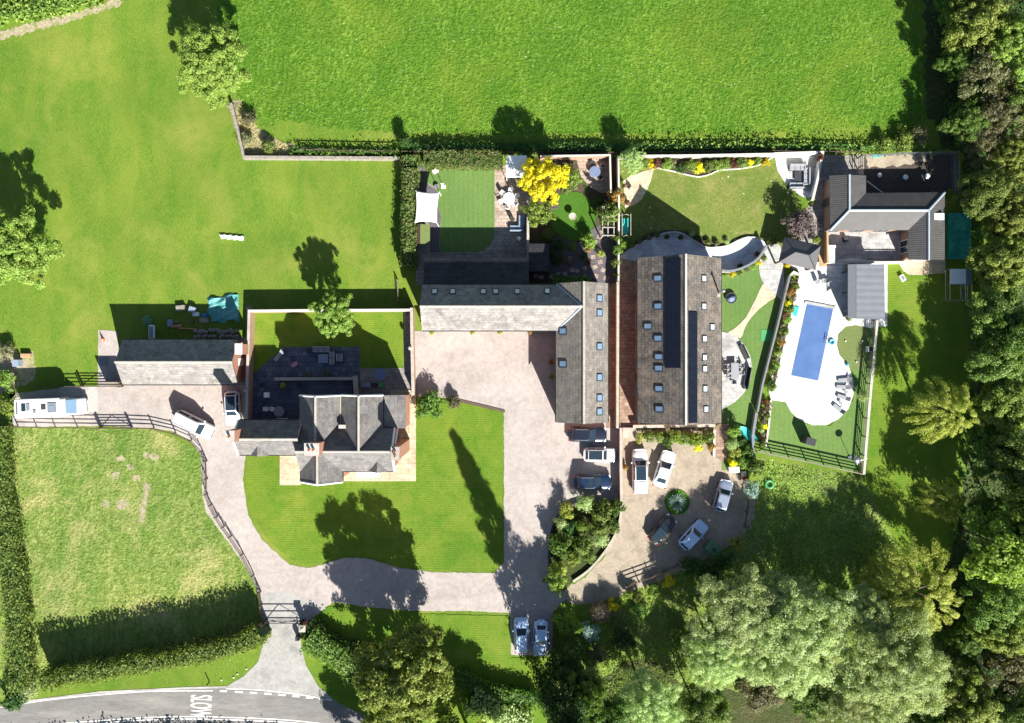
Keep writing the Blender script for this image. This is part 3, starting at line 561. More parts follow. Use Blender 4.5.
def make_car(name,label,cat,paint_,L_=4.3,W_=1.8,Hh=1.48,hood=.88,belt=.95,tail=.95,xw=.95,xr=-2.0,roof=(.25,-1.5),glass_roof=False,rails=False,bed=False,loc=(0,0),rz=0,wheel=.33,sunroof=False,rail_mat='steel'):
    root=thing(name,label,cat,(loc[0],loc[1],0),rz); car_body(L_,W_,hood,belt,tail,0,xw,xr).build('body',paint_,root,smooth=True)
    wb=W_*.455; wt=W_*.365; rf,rr=roof; c=MB(); z0=belt-.03
    def ring(xf,xb,w_,z,rd=.12): return [(xf,-w_+rd,z),(xf,w_-rd,z),(xf-rd,w_,z),(xb+rd,w_,z),(xb,w_-rd,z),(xb,-w_+rd,z),(xb+rd,-w_,z),(xf-rd,-w_,z)]
    A=ring(xw,xr,wb,z0); B=ring(rf+.04,rr-.04,wt+.02,Hh-.05,.14); C_=ring(rf-.1,rr+.12,wt-.09,Hh,.1)
    f=[(i,(i+1)%8,(i+1)%8+8,i+8) for i in range(8)]+[(i+8,(i+1)%8+8,(i+1)%8+16,i+16) for i in range(8)]+[tuple(range(16,24))]
    c.add(A+B+C_,f); c.build('roof',paint_,root,smooth=False,bevel=.03)
    def panel(nm_,a,b,c_,d,mat='glass',g=.012,par=None):
        a,b,c_,d=map(Vector,(a,b,c_,d)); n_=(b-a).cross(d-a).normalized(); cen=(a+b+c_+d)/4
        if n_.dot(cen-Vector((0,0,.7)))<0: n_=-n_
        q=[tuple(v+n_*g) for v in (a,b,c_,d)]; q2=[tuple(v-n_*.01) for v in (a,b,c_,d)]
        return MB().add(q+q2,[(0,1,2,3),(7,6,5,4),(0,4,5,1),(1,5,6,2),(2,6,7,3),(3,7,4,0)]).build(nm_,mat,root)
    def lerp(a,b,t): return tuple(a[i]+(b[i]-a[i])*t for i in range(3))
    def face(i,lo,hi,inset):
        a,b=A[i],A[(i+1)%8]; d,e=B[i],B[(i+1)%8]; a2,b2=lerp(a,d,lo),lerp(b,e,lo); d2,e2=lerp(a,d,hi),lerp(b,e,hi)
        return lerp(a2,b2,inset),lerp(b2,a2,inset),lerp(e2,d2,inset),lerp(d2,e2,inset)
    panel('windscreen',*face(0,.08,.97,.03)); panel('rear_window',*face(4,.22,.93,.07))
    for i in (2,6):
        q=face(i,.15,.86,0); panel('side_window',lerp(q[0],q[1],.03),lerp(q[0],q[1],.47),lerp(q[3],q[2],.47),lerp(q[3],q[2],.03)); panel('side_window',lerp(q[0],q[1],.52),lerp(q[0],q[1],.97),lerp(q[3],q[2],.97),lerp(q[3],q[2],.52))
    if glass_roof: MB().box((rf+rr)/2,0,Hh+.002,(rf-rr)-.1,2*wt-.2,.014).build('glass_roof','glass',root)
    if sunroof: MB().box(rf-.5,0,Hh+.002,.55,2*wt-.35,.012).build('sunroof','glass',root)
    if rails:
        for s_ in (-1,1): MB().box((rf+rr)/2,s_*(wt-.06),Hh-.005,(rf-rr)-.2,.045,.05).build('roof_rail',rail_mat,root)
    if bed:
        MB().box(-L_/2+.78,0,belt-.18,1.35,W_*.82,.36).build('load_cover',bed,root,bevel=.06)
    for sx in (L_*.31,-L_*.30):
        for sy in (-1,1):
            M=Matrix.Translation((sx,sy*(W_/2-.11),wheel))@Matrix.Rotation(math.pi/2,4,'X')
            wl=MB().lathe([(wheel*.6,-.11),(wheel*.96,-.11),(wheel,-.07),(wheel,.07),(wheel*.96,.11),(wheel*.6,.11)],18,M).build('wheel','rubber',root,smooth=True); MB().lathe([(wheel*.6,-.115),(wheel*.58,-.09),(wheel*.58,.09),(wheel*.6,.115)],12,M).build('rim','rim_metal',wl)
    for sy in (-1,1):
        MB().box(L_/2-.23,sy*W_*.34,.60,.30,.34,.13,sy*-.35).build('headlight','headlamp',root,bevel=.03); MB().box(-L_/2+.10,sy*W_*.37,.68,.18,.3,.15,sy*.2).build('tail_light','taillamp',root,bevel=.03)
        MB().box(xw-.28,sy*(W_/2+.07),belt-.02,.16,.2,.13).build('mirror',paint_,root,bevel=.03)
    MB().box(L_/2-.03,0,.42,.08,W_*.5,.16).build('grille','black_paint',root)
    MB().box(L_/2-.005,0,.33,.04,.5,.1).build('number_plate','white_paint',root)
    return root
# ================================================================ THE SETTING
m=MB(); m.add([(-1500,-1500,0),(1500,-1500,0),(1500,1500,0),(-1500,1500,0)],[(0,1,2,3)]); tag(m.build('ground','meadow_grass'),kind='structure')
sheet('pasture',[(225,-60),(214,40),(238,95),(262,128),(300,146),(400,149),(940,149),(940,-60)],.008,'pasture_grass',.12,step=4)
sheet('pasture_headland',[(262,128),(285,120),(330,128),(420,133),(600,134),(800,132),(935,120),(942,150),(400,151),(300,148)],.0145,'meadow_grass',.25,step=3)
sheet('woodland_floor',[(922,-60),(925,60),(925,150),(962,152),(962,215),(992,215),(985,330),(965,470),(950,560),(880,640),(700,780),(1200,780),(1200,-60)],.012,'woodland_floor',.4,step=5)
sheet('rough_slope',[(757,458),(864,479),(905,560),(950,640),(900,780),(560,780),(548,700),(556,640),(600,600),(660,575),(700,556),(745,520),(757,500)],.016,'rough_slope',.3,step=4)
sheet('paddock',[(4,428),(150,429),(180,440),(198,452),(203,480),(215,520),(245,560),(257,600),(258,640),(200,652),(100,668),(30,680),(20,600),(14,520)],.016,'paddock_grass',.1)
sheet('bare_earth_patch',[(142,482),(151,483),(149,497),(146,508),(145,522),(138,521),(140,505),(144,495)],.024,'bare_earth',.18,step=1.5)
for i,(x,y,a,b_) in enumerate(((151,456,8,4),(122,459,5,3),(130,466,3.5,3),(115,476,5,4),(136,478,3.5,3),(106,504,4.5,4),(123,504,5.5,5))):
    sheet('bare_earth_patch',[(x+a*math.cos(t*.7),y+b_*math.sin(t*.7)) for t in range(9)],.024,'bare_earth',.2,step=2)
sheet('dead_scrub',[(226,104),(240,100),(250,120),(270,136),(295,145),(345,150),(398,152),(398,156),(243,156),(234,128)],.02,'dead_scrub',.2)
sheet('dirt_track',[(-20,38),(20,26),(60,16),(100,5),(118,-4),(126,3),(100,12),(70,22),(30,33),(-20,44)],.02,'bare_earth',.22,step=2)
sheet('scrub_ground',[(-10,392),(14,392),(12,425),(16,500),(30,600),(34,690),(-10,700)],.02,'rough_slope',.2)
sheet('scrub_ground',[(-6,342),(12,344),(20,356),(34,352),(36,378),(12,392),(-6,392)],.021,'bare_earth',.2,step=2)
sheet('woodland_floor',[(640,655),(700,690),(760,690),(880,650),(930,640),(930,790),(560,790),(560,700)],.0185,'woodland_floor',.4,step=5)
sheet('island_soil',[(551,590),(549.5,565),(550,540),(556,519),(566,509),(580,503),(621,501),(622,505),(619,525),(612,541),(601,557),(588,571),(574,581),(560,592)],.05,'woodland_floor')
# road, apron, verge
up=[(-60,712),(0,705.5),(50,698),(100,693),(150,689.8),(200,688.3),(226,688),(260,690),(300,694),(332,699),(400,712),(470,730),(560,765),(700,840),(900,960),(1200,1160)]
lo=[(1160,1220),(860,1010),(660,890),(500,806),(400,766),(300,748),(200,742),(100,746),(0,760),(-60,768)]
sheet('road',cr(up,False,4)+lo,.03,'asphalt')
sheet('entrance_apron',[(262,594),(270,593),(288,592.5),(300,597),(316,600),(327,609),(306,623),(301,632),(301,645),(306,665),(318,686),(334,700),(300,695),(260,691),(222,689),(244,676),(258,662),(263,645),(263,625)],.026,'apron_asphalt')
sheet('concrete_kerb',[(-20,706),(100,691.2),(186,687),(226,686),(226,688),(186,689),(100,693.2),(-20,708)],.034,'concrete')
def stripe(pts,wd,z,name='edge_line'):
    m=MB()
    for a,b_ in zip(pts[:-1],pts[1:]):
        p,q=P(*a),P(*b_); L_=math.dist(p[:2],q[:2]); m.box((p[0]+q[0])/2,(p[1]+q[1])/2,z,L_,wd,.004,math.atan2(q[1]-p[1],q[0]-p[0]))
    return tag(m.build(name,'road_paint'),kind='structure')
stripe(cr([(-40,711),(0,707),(50,699.5),(100,694.6),(150,691.2),(213,690.6)],False,5),.12,.034)
for a,b_ in ((220,227),(235,243),(250,257),(264.5,271.5),(278.5,285.5),(292.5,299.5),(306,313),(319,326)): 
    y=lambda x: 690.9+max(0,(x-215))**1.5*.0072
    stripe([(a,y(a)),(b_,y(b_))],.2,.034,'give_way_marking')
stripe(cr([(226,688.6),(260,690),(300,694.6),(332,700)],False,5),.1,.034,'edge_line')
cl=[(-60,738),(0,730),(80,722),(160,717),(220,717),(300,721),(360,731),(430,750)]
stripe(cr(cl,False,5),.12,.034,'centre_line'); stripe(cr([(x,y+2.4) for x,y in cl],False,5),.12,.034,'centre_line')
fc=bpy.data.curves.new('slow','FONT'); fc.body='SLOW'; fc.align_x='CENTER'; fc.align_y='CENTER'; fc.size=1; fc.extrude=.002; fc.offset=.006
fo=bpy.data.objects.new('slow_tmp',fc); COL.objects.link(fo); bpy.context.view_layer.update()
me=bpy.data.meshes.new_from_object(fo.evaluated_get(bpy.context.evaluated_depsgraph_get())); bpy.data.objects.remove(fo)
me.materials.clear(); me.materials.append(MT['road_paint']); o=link(bpy.data.objects.new('road_lettering',me)); tag(o,'white elongated SLOW lettering painted on the road',None,None,'structure')
bb=[v.co for v in me.vertices]; wx=max(v.x for v in bb)-min(v.x for v in bb); hy=max(v.y for v in bb)-min(v.y for v in bb)
o.location=P(200,705.8,0)[:2]+(.037,); o.rotation_euler=(0,0,R(-92)); o.scale=(22/S/wx,21.5/S/hy,1)
# driveway and yards
sheet('driveway',[(98,330),(117,331),(122,384),(246,384),(246,450),(243,480),(248,515),(262,540),(290,565),(310,568),(345,558),(365,558),(400,568),(430,572),(495,573),(504,562),(504,411),(452,398),(413,397),(412,331),(600,331),(611,340),(611,425),(622,430),(622,500),(575,503),(558,514),(550,540),(551,570),(560,585),(567,598),(553,612),(552,655),(511,655),(510,613),(470,611),(430,611),(400,610),(360,606),(335,602),(318,610),(301,618),(262,622),(260,596),(248,570),(228,542),(206,512),(202,490),(201,455),(190,440),(172,431),(150,428),(100,426),(12,427),(10,394),(60,388),(98,387)],.02,'pink_gravel',.05)
sheet('gravel_car_park',[(619,430),(727,427),(727,455),(732,470),(745,478),(757,500),(751,528),(735,542),(700,562),(676,574),(640,588),(600,603),(574,604),(560,596),(567,588),(585,577),(602,560),(616,535),(623,505)],.024,'sand_gravel',.12)
sheet('drain_channel',[(15.5,410),(97,396),(97,399),(15.5,413)],.025,'concrete')
sheet('concrete_pad',[(60,386),(98,386),(98,412),(60,412)],.024,'concrete')
sheet('manhole_cover',[(99,357),(109,357),(109,366),(99,366)],.03,'grey_paint')
sheet('concrete_pad',[(206,346),(246,336),(246,385),(236,385),(236,346)],.024,'grey_flagstone')
# cottage lawns and terraces
sheet('front_lawn',[(246,452),(414,452),(414,399),(452,400),(502,412),(502.5,560),(497,570),(488,571),(430,570),(400,566),(378,559),(345,555),(325,562),(305,564),(290,559),(268,540),(252,515),(245,490)],.06,'lawn_grass',.03)
sheet('lawn_edging',[(451,397),(505,410),(505,412.5),(451,400)],.09,'dark_timber',thick=.09)
sheet('lower_lawn',[(340,704),(322,688),(309,667),(303,646),(303,628),(312,618),(330,606),(360,609),(400,613),(430,614),(510,616),(511,658),(553,658),(556,760),(420,760),(380,722)],.045,'lawn_grass',.05)
sheet('cottage_terrace',[(280,440),(301,440),(301,485),(280,485)],.16,'buff_paving',thick=.16)
sheet('cottage_terrace',[(341,468),(391,468),(391,390),(416,390),(416,481),(341,481)],.16,'buff_paving',thick=.16)
sheet('garden_lawn',[(250,311),(405,311),(405,372),(250,372)],.03,'lawn_grass')
sheet('slate_patio',[(256,372),(284,347),(360,347),(360,385),(300,385),(300,425),(250,425),(250,372)],.07,'slate_paving')
sheet('decked_terrace',[(276,380),(353,380),(353,400),(300,400),(300,420),(267,420),(265,395)],.35,'dark_decking',thick=.34)
sheet('stone_path',[(360,368),(406,368),(410,395),(360,395)],.05,'grey_flagstone')
sheet('stone_path',[(246,305),(252,305),(252,378),(246,385)],.05,'brown_paving')
sheet('stone_path',[(404,310),(411,310),(413,400),(404,400)],.04,'grey_flagstone')
# middle gardens
sheet('flagstone_patio',[(416,165),(528,165),(528,285),(416,285)],.03,'grey_flagstone')
sheet('flagstone_patio',[(494,166),(527.5,166),(527.5,228),(494,228)],.038,'flagstone')
sheet('artificial_lawn',[(427,167)]+[(494.6,167),(494.6,232),(493,240),(489,246),(484,250),(477,252)]+[(439,252),(440,240),(441,215),(438,205),(434,200),(437,190),(430,184),(427,183)],.06,'artificial_turf')
sheet('turf_edging',[(416,165.5),(427,165.5),(427,183),(430,186),(437,191),(434,200),(438,206),(440.5,215),(439,252),(430,253),(429,222),(416,222)],.045,'purple_slate_chips')
sheet('back_garden_ground',[(528,157),(617,157),(617,283),(528,283)],.03,'soil')
sheet('slate_chip_path',[(556,237),(580,243),(594,228),(606,222),(614,226),(616,283),(549,283),(549,262)],.036,'purple_slate_chips',.08,step=2)
sheet('circular_lawn',[(556,196),(575,192),(586,196),(594,207),(596,220),(588,234),(575,241),(562,237),(552,226),(551,210)],.07,'dark_lawn_grass',smooth=True)
sheet('arched_patio',[(576,158),(610,158),(610,184),(608,193),(601,193),(590,187),(581,177)],.07,'flagstone')
for i,(x,y,s_) in enumerate(((602,232,2.2),(599,237,2.2),(595,242,2.3),(597,250,2),(593,257,2.2),(600,262,2.4),(595,267,2.2),(603,270,2.3),(606,278,2.6),(596,276,2.3),(585,268,2),(572,270,2.4),(577,271,2),(565,274,2.2),(552,277,2.4),(558,274,2),(570,258,2),(541,277,2.3),(536,276,2.3),(584,276,2))):
    a=(i*37%20)/20-.5; c_,s2=math.cos(a),math.sin(a)
    sheet('stepping_stone',[(x+(u*c_-v*s2)*s_,y+(u*s2+v*c_)*s_) for u,v in ((-1,-.9),(1,-.9),(1,.9),(-1,.9))],.075,'flagstone',thick=.05)
# garden north of the big barn
sheet('back_lawn',[(620,157),(790,156),(800,200),(800,245),(770,250),(700,262),(620,262)],.03,'garden_grass')
sheet('sandstone_patio',[(623,181),(630,176),(654,168),(651,180),(647,190),(641,200),(634,205),(625,208)],.07,'sandstone_path')
sheet('border_soil',[(628,157),(772,157),(759,165),(741,169),(720,170.5),(711,174),(699.6,177),(687,175),(673,172),(654,168),(640,160)],.06,'soil')
bt=[(654,167.5),(673,171.5),(687,175),(699.6,177),(711,174),(720,170.3),(741,168.8),(759,165),(773,157)]
wall('border_edging',cr(bt,False,4),.18,.14,'white_coping','low white curved kerb edging the long flower border on the lawn','white_coping',cat='kerb',cw=.0,ground=True)
terr=[(620,258),(621,256),(633,247),(645,241),(655,237),(662,234),(670,232.5),(680,233),(693,240.5),(706,247.5),(716,247.5),(727,246),(737,241),(747,237.5),(757,238),(765,242),(766,248),(761,255),(755,260.6),(748,265),(741.6,268),(730.5,270.5),(722,270),(719,262),(640,262)]
sheet('terrace_planting_strip',[(623,252),(640,237),(652,232),(665,230),(685,230.5),(700,236),(710,240),(724,244),(737,240),(716,249),(706,249),(693,242),(680,235),(665,234),(645,243),(633,249),(622,258)],.05,'soil')
sheet('curved_terrace',terr,.10,'shade_tinted_paving',thick=.06)
wall('terrace_kerb',cr(terr[1:15],False,4),.3,.14,'stone_block','low curved pale kerb along the far side of the terrace behind the solar barn','white_coping',cat='kerb',cw=.0,ground=True)
wall('terrace_retaining_wall',cr([(766.5,246),(762,254),(756,260.5),(748,265.5),(741,268.5),(731,271),(722.5,270.5)],False,4),1.45,.2,'stone_block','curved retaining wall shading the right end of the terrace behind the solar barn','grey_paint')
sheet('side_turf',[(721,270),(732,272),(745,268),(757,259),(766,250),(790,276),(762.5,386),(754,436),(752,470),(722,470)],.05,'artificial_turf')
sheet('stone_ellipse_terrace',[(770,244),(763,252),(759,264),(760,276),(766,287),(775,294),(782,300),(784,286),(783,268),(781,250),(778,244)],.10,'pale_paving',smooth=True,thick=.04)
sheet('sandstone_path',[(763,284),(768,289),(776,296),(768,302),(756,312),(746,325),(740,338),(728,333),(735,328),(745,318),(755,300)],.085,'sandstone_path',smooth=True)
sheet('round_terrace',[(721.5,332),(729,333),(738,338.5),(745,346),(750,356),(752,367),(750,380),(744,393),(735,402),(723,409),(718,409),(718,332)],.095,'pale_paving')
# pool garden
sheet('pool_terrace',[(783,262),(820,262),(850,258),(887,262),(887,326),(870,328),(855,325),(845,326.6),(838,334),(836.4,345),(839,355),(848,365),(853,380),(853,395),(848,409),(838,419),(826,425),(812,425),(798,419),(790,411),(785.6,402),(771,400),(768,388),(784,330),(799,272)],.10,'pool_paving',thick=.1)
sheet('pool_lawn',[(771,399.5),(787,402),(800,420),(830,426),(853,400),(853,372),(838,350),(845,325),(879,320),(866,474),(757,453),(766.8,444)],.06,'artificial_turf')
sheet('putting_green',[(845,326.6),(852,324.5),(860,326),(868,330),(866,350),(864,367),(859,370),(852,369),(845,363),(838,356),(835.4,350),(838,337)],.075,'putting_turf',smooth=True)
sheet('pool_coping',[(804.5,300.5),(835.6,306.5),(820.5,387),(788,381)],.125,'white_coping',thick=.02)
# right-hand plot
sheet('paddock_lawn',[(886,262),(992,262),(985,330),(965,470),(950,560),(915,610),(905,560),(866,477),(879,320)],.03,'lawn_grass',.1)
sheet('seating_terrace',[(774.8,157),(821,156),(812.7,200),(802,196.5),(791,189),(783,180),(777,170)],.09,'pool_paving',thick=.05)
sheet('seating_terrace_floor',[(787,158),(819,158),(812,194),(803,190),(789,180)],.105,'pale_paving')
sheet('slab_yard',[(822,155),(864,155),(864,262),(822,262),(800,245),(800,215),(814,200)],.04,'grey_flagstone')
sheet('mulched_run',[(864,155),(957,154),(957,195),(864,196)],.05,'bark_mulch')
sheet('gravel_strip',[(866,155),(925,154),(927,161),(900,166),(868,168)],.056,'sand_gravel',.15)
sheet('courtyard',[(828,225),(910,225),(908,262),(826,262)],.06,'pale_paving')
sheet('deck_strip',[(817,238),(828,238),(828,266),(819,267)],.14,'oak_timber',thick=.08)
sheet('sandstone_patio',[(899,259),(945,259),(945,273),(920,275),(909,275),(903,271),(899,264)],.07,'sandstone_path')
sheet('courtyard_path',[(619.5,256),(640,256),(640,430),(619.5,430)],.05,'brown_paving')
sheet('side_path',[(606,283),(618,283),(618,428),(606,428)],.05,'brown_paving')
sheet('brick_path',[(716,424),(728,424),(727,462),(716,458)],.064,'brown_paving')
# ================================================================ BUILDINGS
# --- garage barn at the left
rt=thing('brick_garage','long brick garage with pale slate south slope beside the camper van drive','garage',P(180,362))
g=Gable(rt,122.5,237.5,339.5,384.5,3.2,5.1,'x',roof='pale_slate',ridge_mat='coping_stone')
for x in (-46.5,-43.2,-39.9,-36.6): opening(rt,rt.location,x,g.wy0,.05,2.5,2.3,0,-1,'door','dark_timber')
opening(rt,rt.location,g.wx1,g.cy,.05,.9,2.05,1,0,'door'); opening(rt,rt.location,g.wx0,g.cy,1.1,1.1,1.1,-1,0); opening(rt,rt.location,-41,g.wy1,1.1,1.2,1.1,0,1)
o=MB().box(*[a-b for a,b in zip(P(238.5,349,4.6)[:2],rt.location[:2])],2.2,.75,1.15,2.35).build('parapet','red_brick',rt); MB().box(*[a-b for a,b in zip(P(238.5,349,4.6)[:2],rt.location[:2])],4.552,.85,1.25,.07).build('coping','white_coping',o)
# --- cottage
rt=thing('victorian_cottage','red brick cottage with many grey slate gables, brick chimneys and white bargeboards','house',P(330,440))
of=rt.location; EV,RD=6.0,8.2
gl=Gable(rt,238.5,302,420,455,EV-.2,7.85,'x',barge=(0,)); gm=Gable(rt,300,394,428,471.2,EV,RD,'x',barge=(1,),rt=True)
g1=Gable(rt,299.5,340,396,450,EV,RD+.02,'y',barge=(1,)); g2=Gable(rt,341,383,395.5,450,EV,RD+.05,'y',barge=(1,)); gs=Gable(rt,300.5,342.5,450,481.5,EV,RD+.02,'y',barge=(0,))
a=P(382,395.5,5.9); b_=P(405,428.5,5.2); lean(rt,[(a[0],a[1],5.95),(b_[0],a[1],4.7),(b_[0],b_[1],4.7),(a[0],b_[1],5.95)],'slate_ns')
vx=(g1.X1+g2.X0)/2-of[0]; y0=g1.Y1-of[1]; y1=gm.cy+1.6-of[1]
MB().box(vx,(y0+y1)/2,EV-.16,.5,y0-y1,.16).build('lead_gutter','roof_lichen',rt); MB().box(vx+.35,y1+1.0,EV,.75,.4,.9).build('vent_box','concrete',rt)
def dormer(px,py,gb,wd=1.9,hh=1.0):
    M_=gb.M(px,py); x,y,z=M_.translation; m=MB(); d=1.5; z=gb.eave+.15; yf=gb.Y0-of[1]-.05
    for s_ in (-1,1): m.slab([(x+s_*wd/2,yf,z),(x+s_*wd/2*.98,yf+.3,z),(x,yf+d,z+hh),(x,yf,z+hh)],.09)
    dm=m.build('dormer','slate_ns',rt); MB().add([(x-wd/2+.15,yf+.12,z-1.0),(x+wd/2-.15,yf+.12,z-1.0),(x+wd/2-.15,yf+.12,z),(x,yf+.12,z+hh-.14),(x-wd/2+.15,yf+.12,z)]+[(x-wd/2+.15,yf+1,z-1.0),(x+wd/2-.15,yf+1,z-1.0),(x+wd/2-.15,yf+1,z),(x,yf+1,z+hh-.14),(x-wd/2+.15,yf+1,z)],[(0,1,2,3,4),(9,8,7,6,5)]+[(i,i+5,(i+1)%5+5,(i+1)%5) for i in range(5)]).build('gable_wall','render_white',dm)
    w_=MB().box(x,yf+.09,z-.75,.85,.06,.8).build('window','white_paint',dm); MB().box(x,yf+.05,z-.69,.7,.04,.68).build('pane','glass',w_)
dormer(259,451,gl); dormer(378,467,gm)
for gb,xs in ((gl,(-29.5,-26.2)),(gm,(-16.8,-14.6))):
    for x in xs:
        for z in (.95,3.6): opening(rt,of,x,gb.wy0,z,1.1,1.35,0,-1)
for z in (.9,3.6): opening(rt,of,gs.cx,gs.wy0,z,1.7,1.5,0,-1); opening(rt,of,g1.cx,g1.wy1,z,1.3,1.35,0,1); opening(rt,of,g2.cx,g2.wy1,z,1.3,1.35,0,1)
opening(rt,of,gm.wx1,gm.cy+.8,3.6,1.1,1.3,1,0); opening(rt,of,gm.wx1,gm.cy+.9,.1,1,2.1,1,0,'door','grey_paint'); opening(rt,of,gl.cx,gl.wy1,.9,1.2,1.2,0,1); opening(rt,of,gl.cx+1.9,gl.wy1,.36,1,2.05,0,1,'door','grey_paint')
chimney(rt,311.5,449.5,10.3,6.0,1.5,1.25,2); chimney(rt,395,453.5,9.7,0,.85,1.35,2); chimney(rt,229.5,436.5,9.6,0,.95,1.2,1)
MB().tube((g2.X1-of[0]+1.5,gm.Y1-of[1]-.2,5.3),(g2.X1-of[0]+1.5,gm.cy-of[1]+.7,7.2),.09,n=6).build('parapet_coping','white_paint',rt)
# bay porch under the front eaves
pp=P(368,473,2.9); MB().box(pp[0]-of[0],pp[1]-of[1],2.6,2.6,1.1,.14).box(pp[0]-of[0]-1.1,pp[1]-of[1]-.35,.16,.12,.12,2.44).box(pp[0]-of[0]+1.1,pp[1]-of[1]-.35,.16,.12,.12,2.44).build('porch','white_paint',rt)
# --- L-shaped barn
rt=thing('l_shaped_barn','long L-shaped converted barn with pale slate south slope round the gravel courtyard','barn',P(500,330)); of=rt.location
gn=Gable(rt,422,582,284.7,330.5,5.1,7.3,'x',roof='pale_slate'); ge=Gable(rt,556,608,283.3,422.5,5.1,7.32,'y',roof='stone_slate',ridge_w=.3)
a=P(424.5,257.5,3.4); b_=P(529,285,4.2); lean(rt,[(a[0],a[1],3.1),(b_[0],a[1],3.1),(b_[0],gn.Y1-.05,4.95),(a[0],gn.Y1-.05,4.95)],'dark_slate_ew')
for x in (434.5,452.7,483.3,495.7,517.3): gn.skylight(x,291.6,.62,.85)
gn.skylight(547.3,291.3,.62,.85,'bright_glass')
for y in (331.5,364.2): ge.skylight(563.4,y,1.0,.8,'sky_glass')
for y in (298.5,313,346.7,377.5,398,411.8): ge.skylight(599.2,y,.85,.8)
vm=MB()
for (u,v,h0,h1) in (((556.8,284.2),(581.6,305.8),5.12,7.35),((556.8,330.4),(581.6,307),5.12,7.35)):
    p,q=P(*u,h0),P(*v,h1); vm.tube((p[0]-of[0],p[1]-of[1],h0+.0),(q[0]-of[0],q[1]-of[1],h1-.02),.09,n=6)
vm.build('valley_lead','lead',rt)
for x in (-9.6,-6.6,-3.4,-.5,2.4): opening(rt,of,x,gn.wy0,.9,1.3,1.3,0,-1)
for x in (-8.1,-2.0): opening(rt,of,x,gn.wy0,.05,1.0,2.1,0,-1,'door','grey_paint')
for y in (2.6,-.2,-3.2,-5.6): opening(rt,of,ge.wx0,y,1,1.1,1.2,-1,0)
opening(rt,of,ge.wx0,-1.8,.05,1,2.1,-1,0,'door','grey_paint'); opening(rt,of,ge.cx,ge.wy0,1,1.6,1.3,0,-1); opening(rt,of,gn.wx0,gn.cy,1,1.1,1.3,-1,0)
for y in (5,1,-3,-6): opening(rt,of,ge.wx1,y,1,1,1.1,1,0)
for x in (-8,-4,0): opening(rt,of,x,P(0,257.5,3.4)[1]-.15,.1,1.6,2.1,0,1)
# --- big barn with solar panels
rt=thing('solar_barn','broad two-storey barn with mossy slate roof carrying two black solar strips','barn',P(680,340)); of=rt.location
gd=Gable(rt,637.3,721.3,258,423,3.3,6.9,'y',roof='mossy_slate',ridge_mat='white_coping')
for x,y in ((658.4,278.7),(658.6,306.6),(648.4,326.6),(658.6,338.7),(659.2,357.2),(659.2,368.6),(659.5,389),(659.8,409.3)): gd.skylight(x,y,1.05,.75)
for x,y in ((703.7,278.7),(703.7,306.6),(712,327.2),(704.3,339),(704.3,357.8),(704.6,369),(704.8,389),(705.7,409.4)): gd.skylight(x,y,.8,.75,'bright_glass')
sp=None
for (x,y0,y1,n_,w_) in ((673,257.8,368,8,1.95),(692.4,311.6,423,8,1.4)):
    st=(y1-y0)/n_
    for i in range(n_):
        M=gd.M(x,y0+st*(i+.5),.08); ln=st/S*(H-5.8)/H-.02
        if i==0: pm=MB().box(0,0,0,w_,ln,.045).build('solar_panel','solar',rt,bevel=.01); o=pm
        else: o=pm.copy(); link(o,rt)
        o.matrix_basis=M
p=P(719.5,292,4.0); MB().tube((p[0]-of[0],p[1]-of[1],3.2),(p[0]-of[0],p[1]-of[1],5.9),.11,n=10).lathe([(.2,0),(.2,.06),(.02,.2)],10,x=p[0]-of[0],y=p[1]-of[1],z=5.9).build('flue_pipe','steel',rt)
MB().box(p[0]-of[0]-.1,p[1]-of[1]-.35,3.3,.45,.35,.4).build('flue_bracket','coping_stone',rt)
for y in (10,5,0,-3.5): opening(rt,of,gd.wx0,y,.9,1.1,1.2,-1,0,'window','red_brick')
for y in (7.5,-1.8): opening(rt,of,gd.wx0,y,.06,1,2.05,-1,0,'door','dark_timber')
for y in (9,6,2,-2,-5): opening(rt,of,gd.wx1,y,.3,1.5,2.1,1,0)
for x in (16,20,22.5): opening(rt,of,x,gd.wy0,.9,1.2,1.2,0,-1); opening(rt,of,x,gd.wy1,.3,1.5,2.0,0,1)
# --- garden building with hipped corrugated roof
rt=thing('corrugated_outbuilding','single-storey U-shaped outbuilding with dark ribbed roof and pale ridge capping','outbuilding',P(880,215)); of=rt.location
e,r_=2.6,3.6
def Q(x,y,h): q=P(x,y,h); return (q[0],q[1],h)
faces_ns=[[Q(829.5,175.5,e),Q(849.4,175,r_),Q(849.4,210.3,r_),Q(830,230.5,e)],[Q(866,175.5,e),Q(849.4,175,r_),Q(849.4,210.3,r_),Q(866,195.5,e)],
 [Q(944.8,192.3,e),Q(928.7,210.3,r_),Q(928.7,260,r_),Q(944.8,259.5,e)],[Q(908.3,229,e),Q(928.7,210.3,r_),Q(928.7,260,r_),Q(908.3,259.5,e)]]
faces_ew=[[Q(866,193,e),Q(944.8,192.3,e),Q(928.7,210.3,r_),Q(849.4,210.3,r_)],[Q(830,230.5,e),Q(908.3,230,e),Q(928.7,210.3,r_),Q(849.4,210.3,r_)]]
m=MB(); [m.slab(f,.12) for f in faces_ns[:2]]; m.build('roof','corrugated_ew',rt,off=of); m=MB(); [m.slab(f,.12) for f in faces_ns[2:]]; m.build('roof','corrugated_ew',rt,off=of); m=MB(); [m.slab(f,.12) for f in faces_ew]; m.build('roof','corrugated_ns',rt,off=of)
m=MB()
for a,b_ in (((849.4,174.5,r_),(849.4,210.3,r_)),((849.4,210.3,r_),(928.7,210.3,r_)),((928.7,210.3,r_),(928.7,260.3,r_)),((928.7,210.3,r_),(944.6,192.6,e)),((849.4,210.3,r_),(830.2,230.3,e))):
    m.tube(Q(*a),Q(*b_),.14,n=6)
m.build('ridge_capping','lead',rt,off=of)
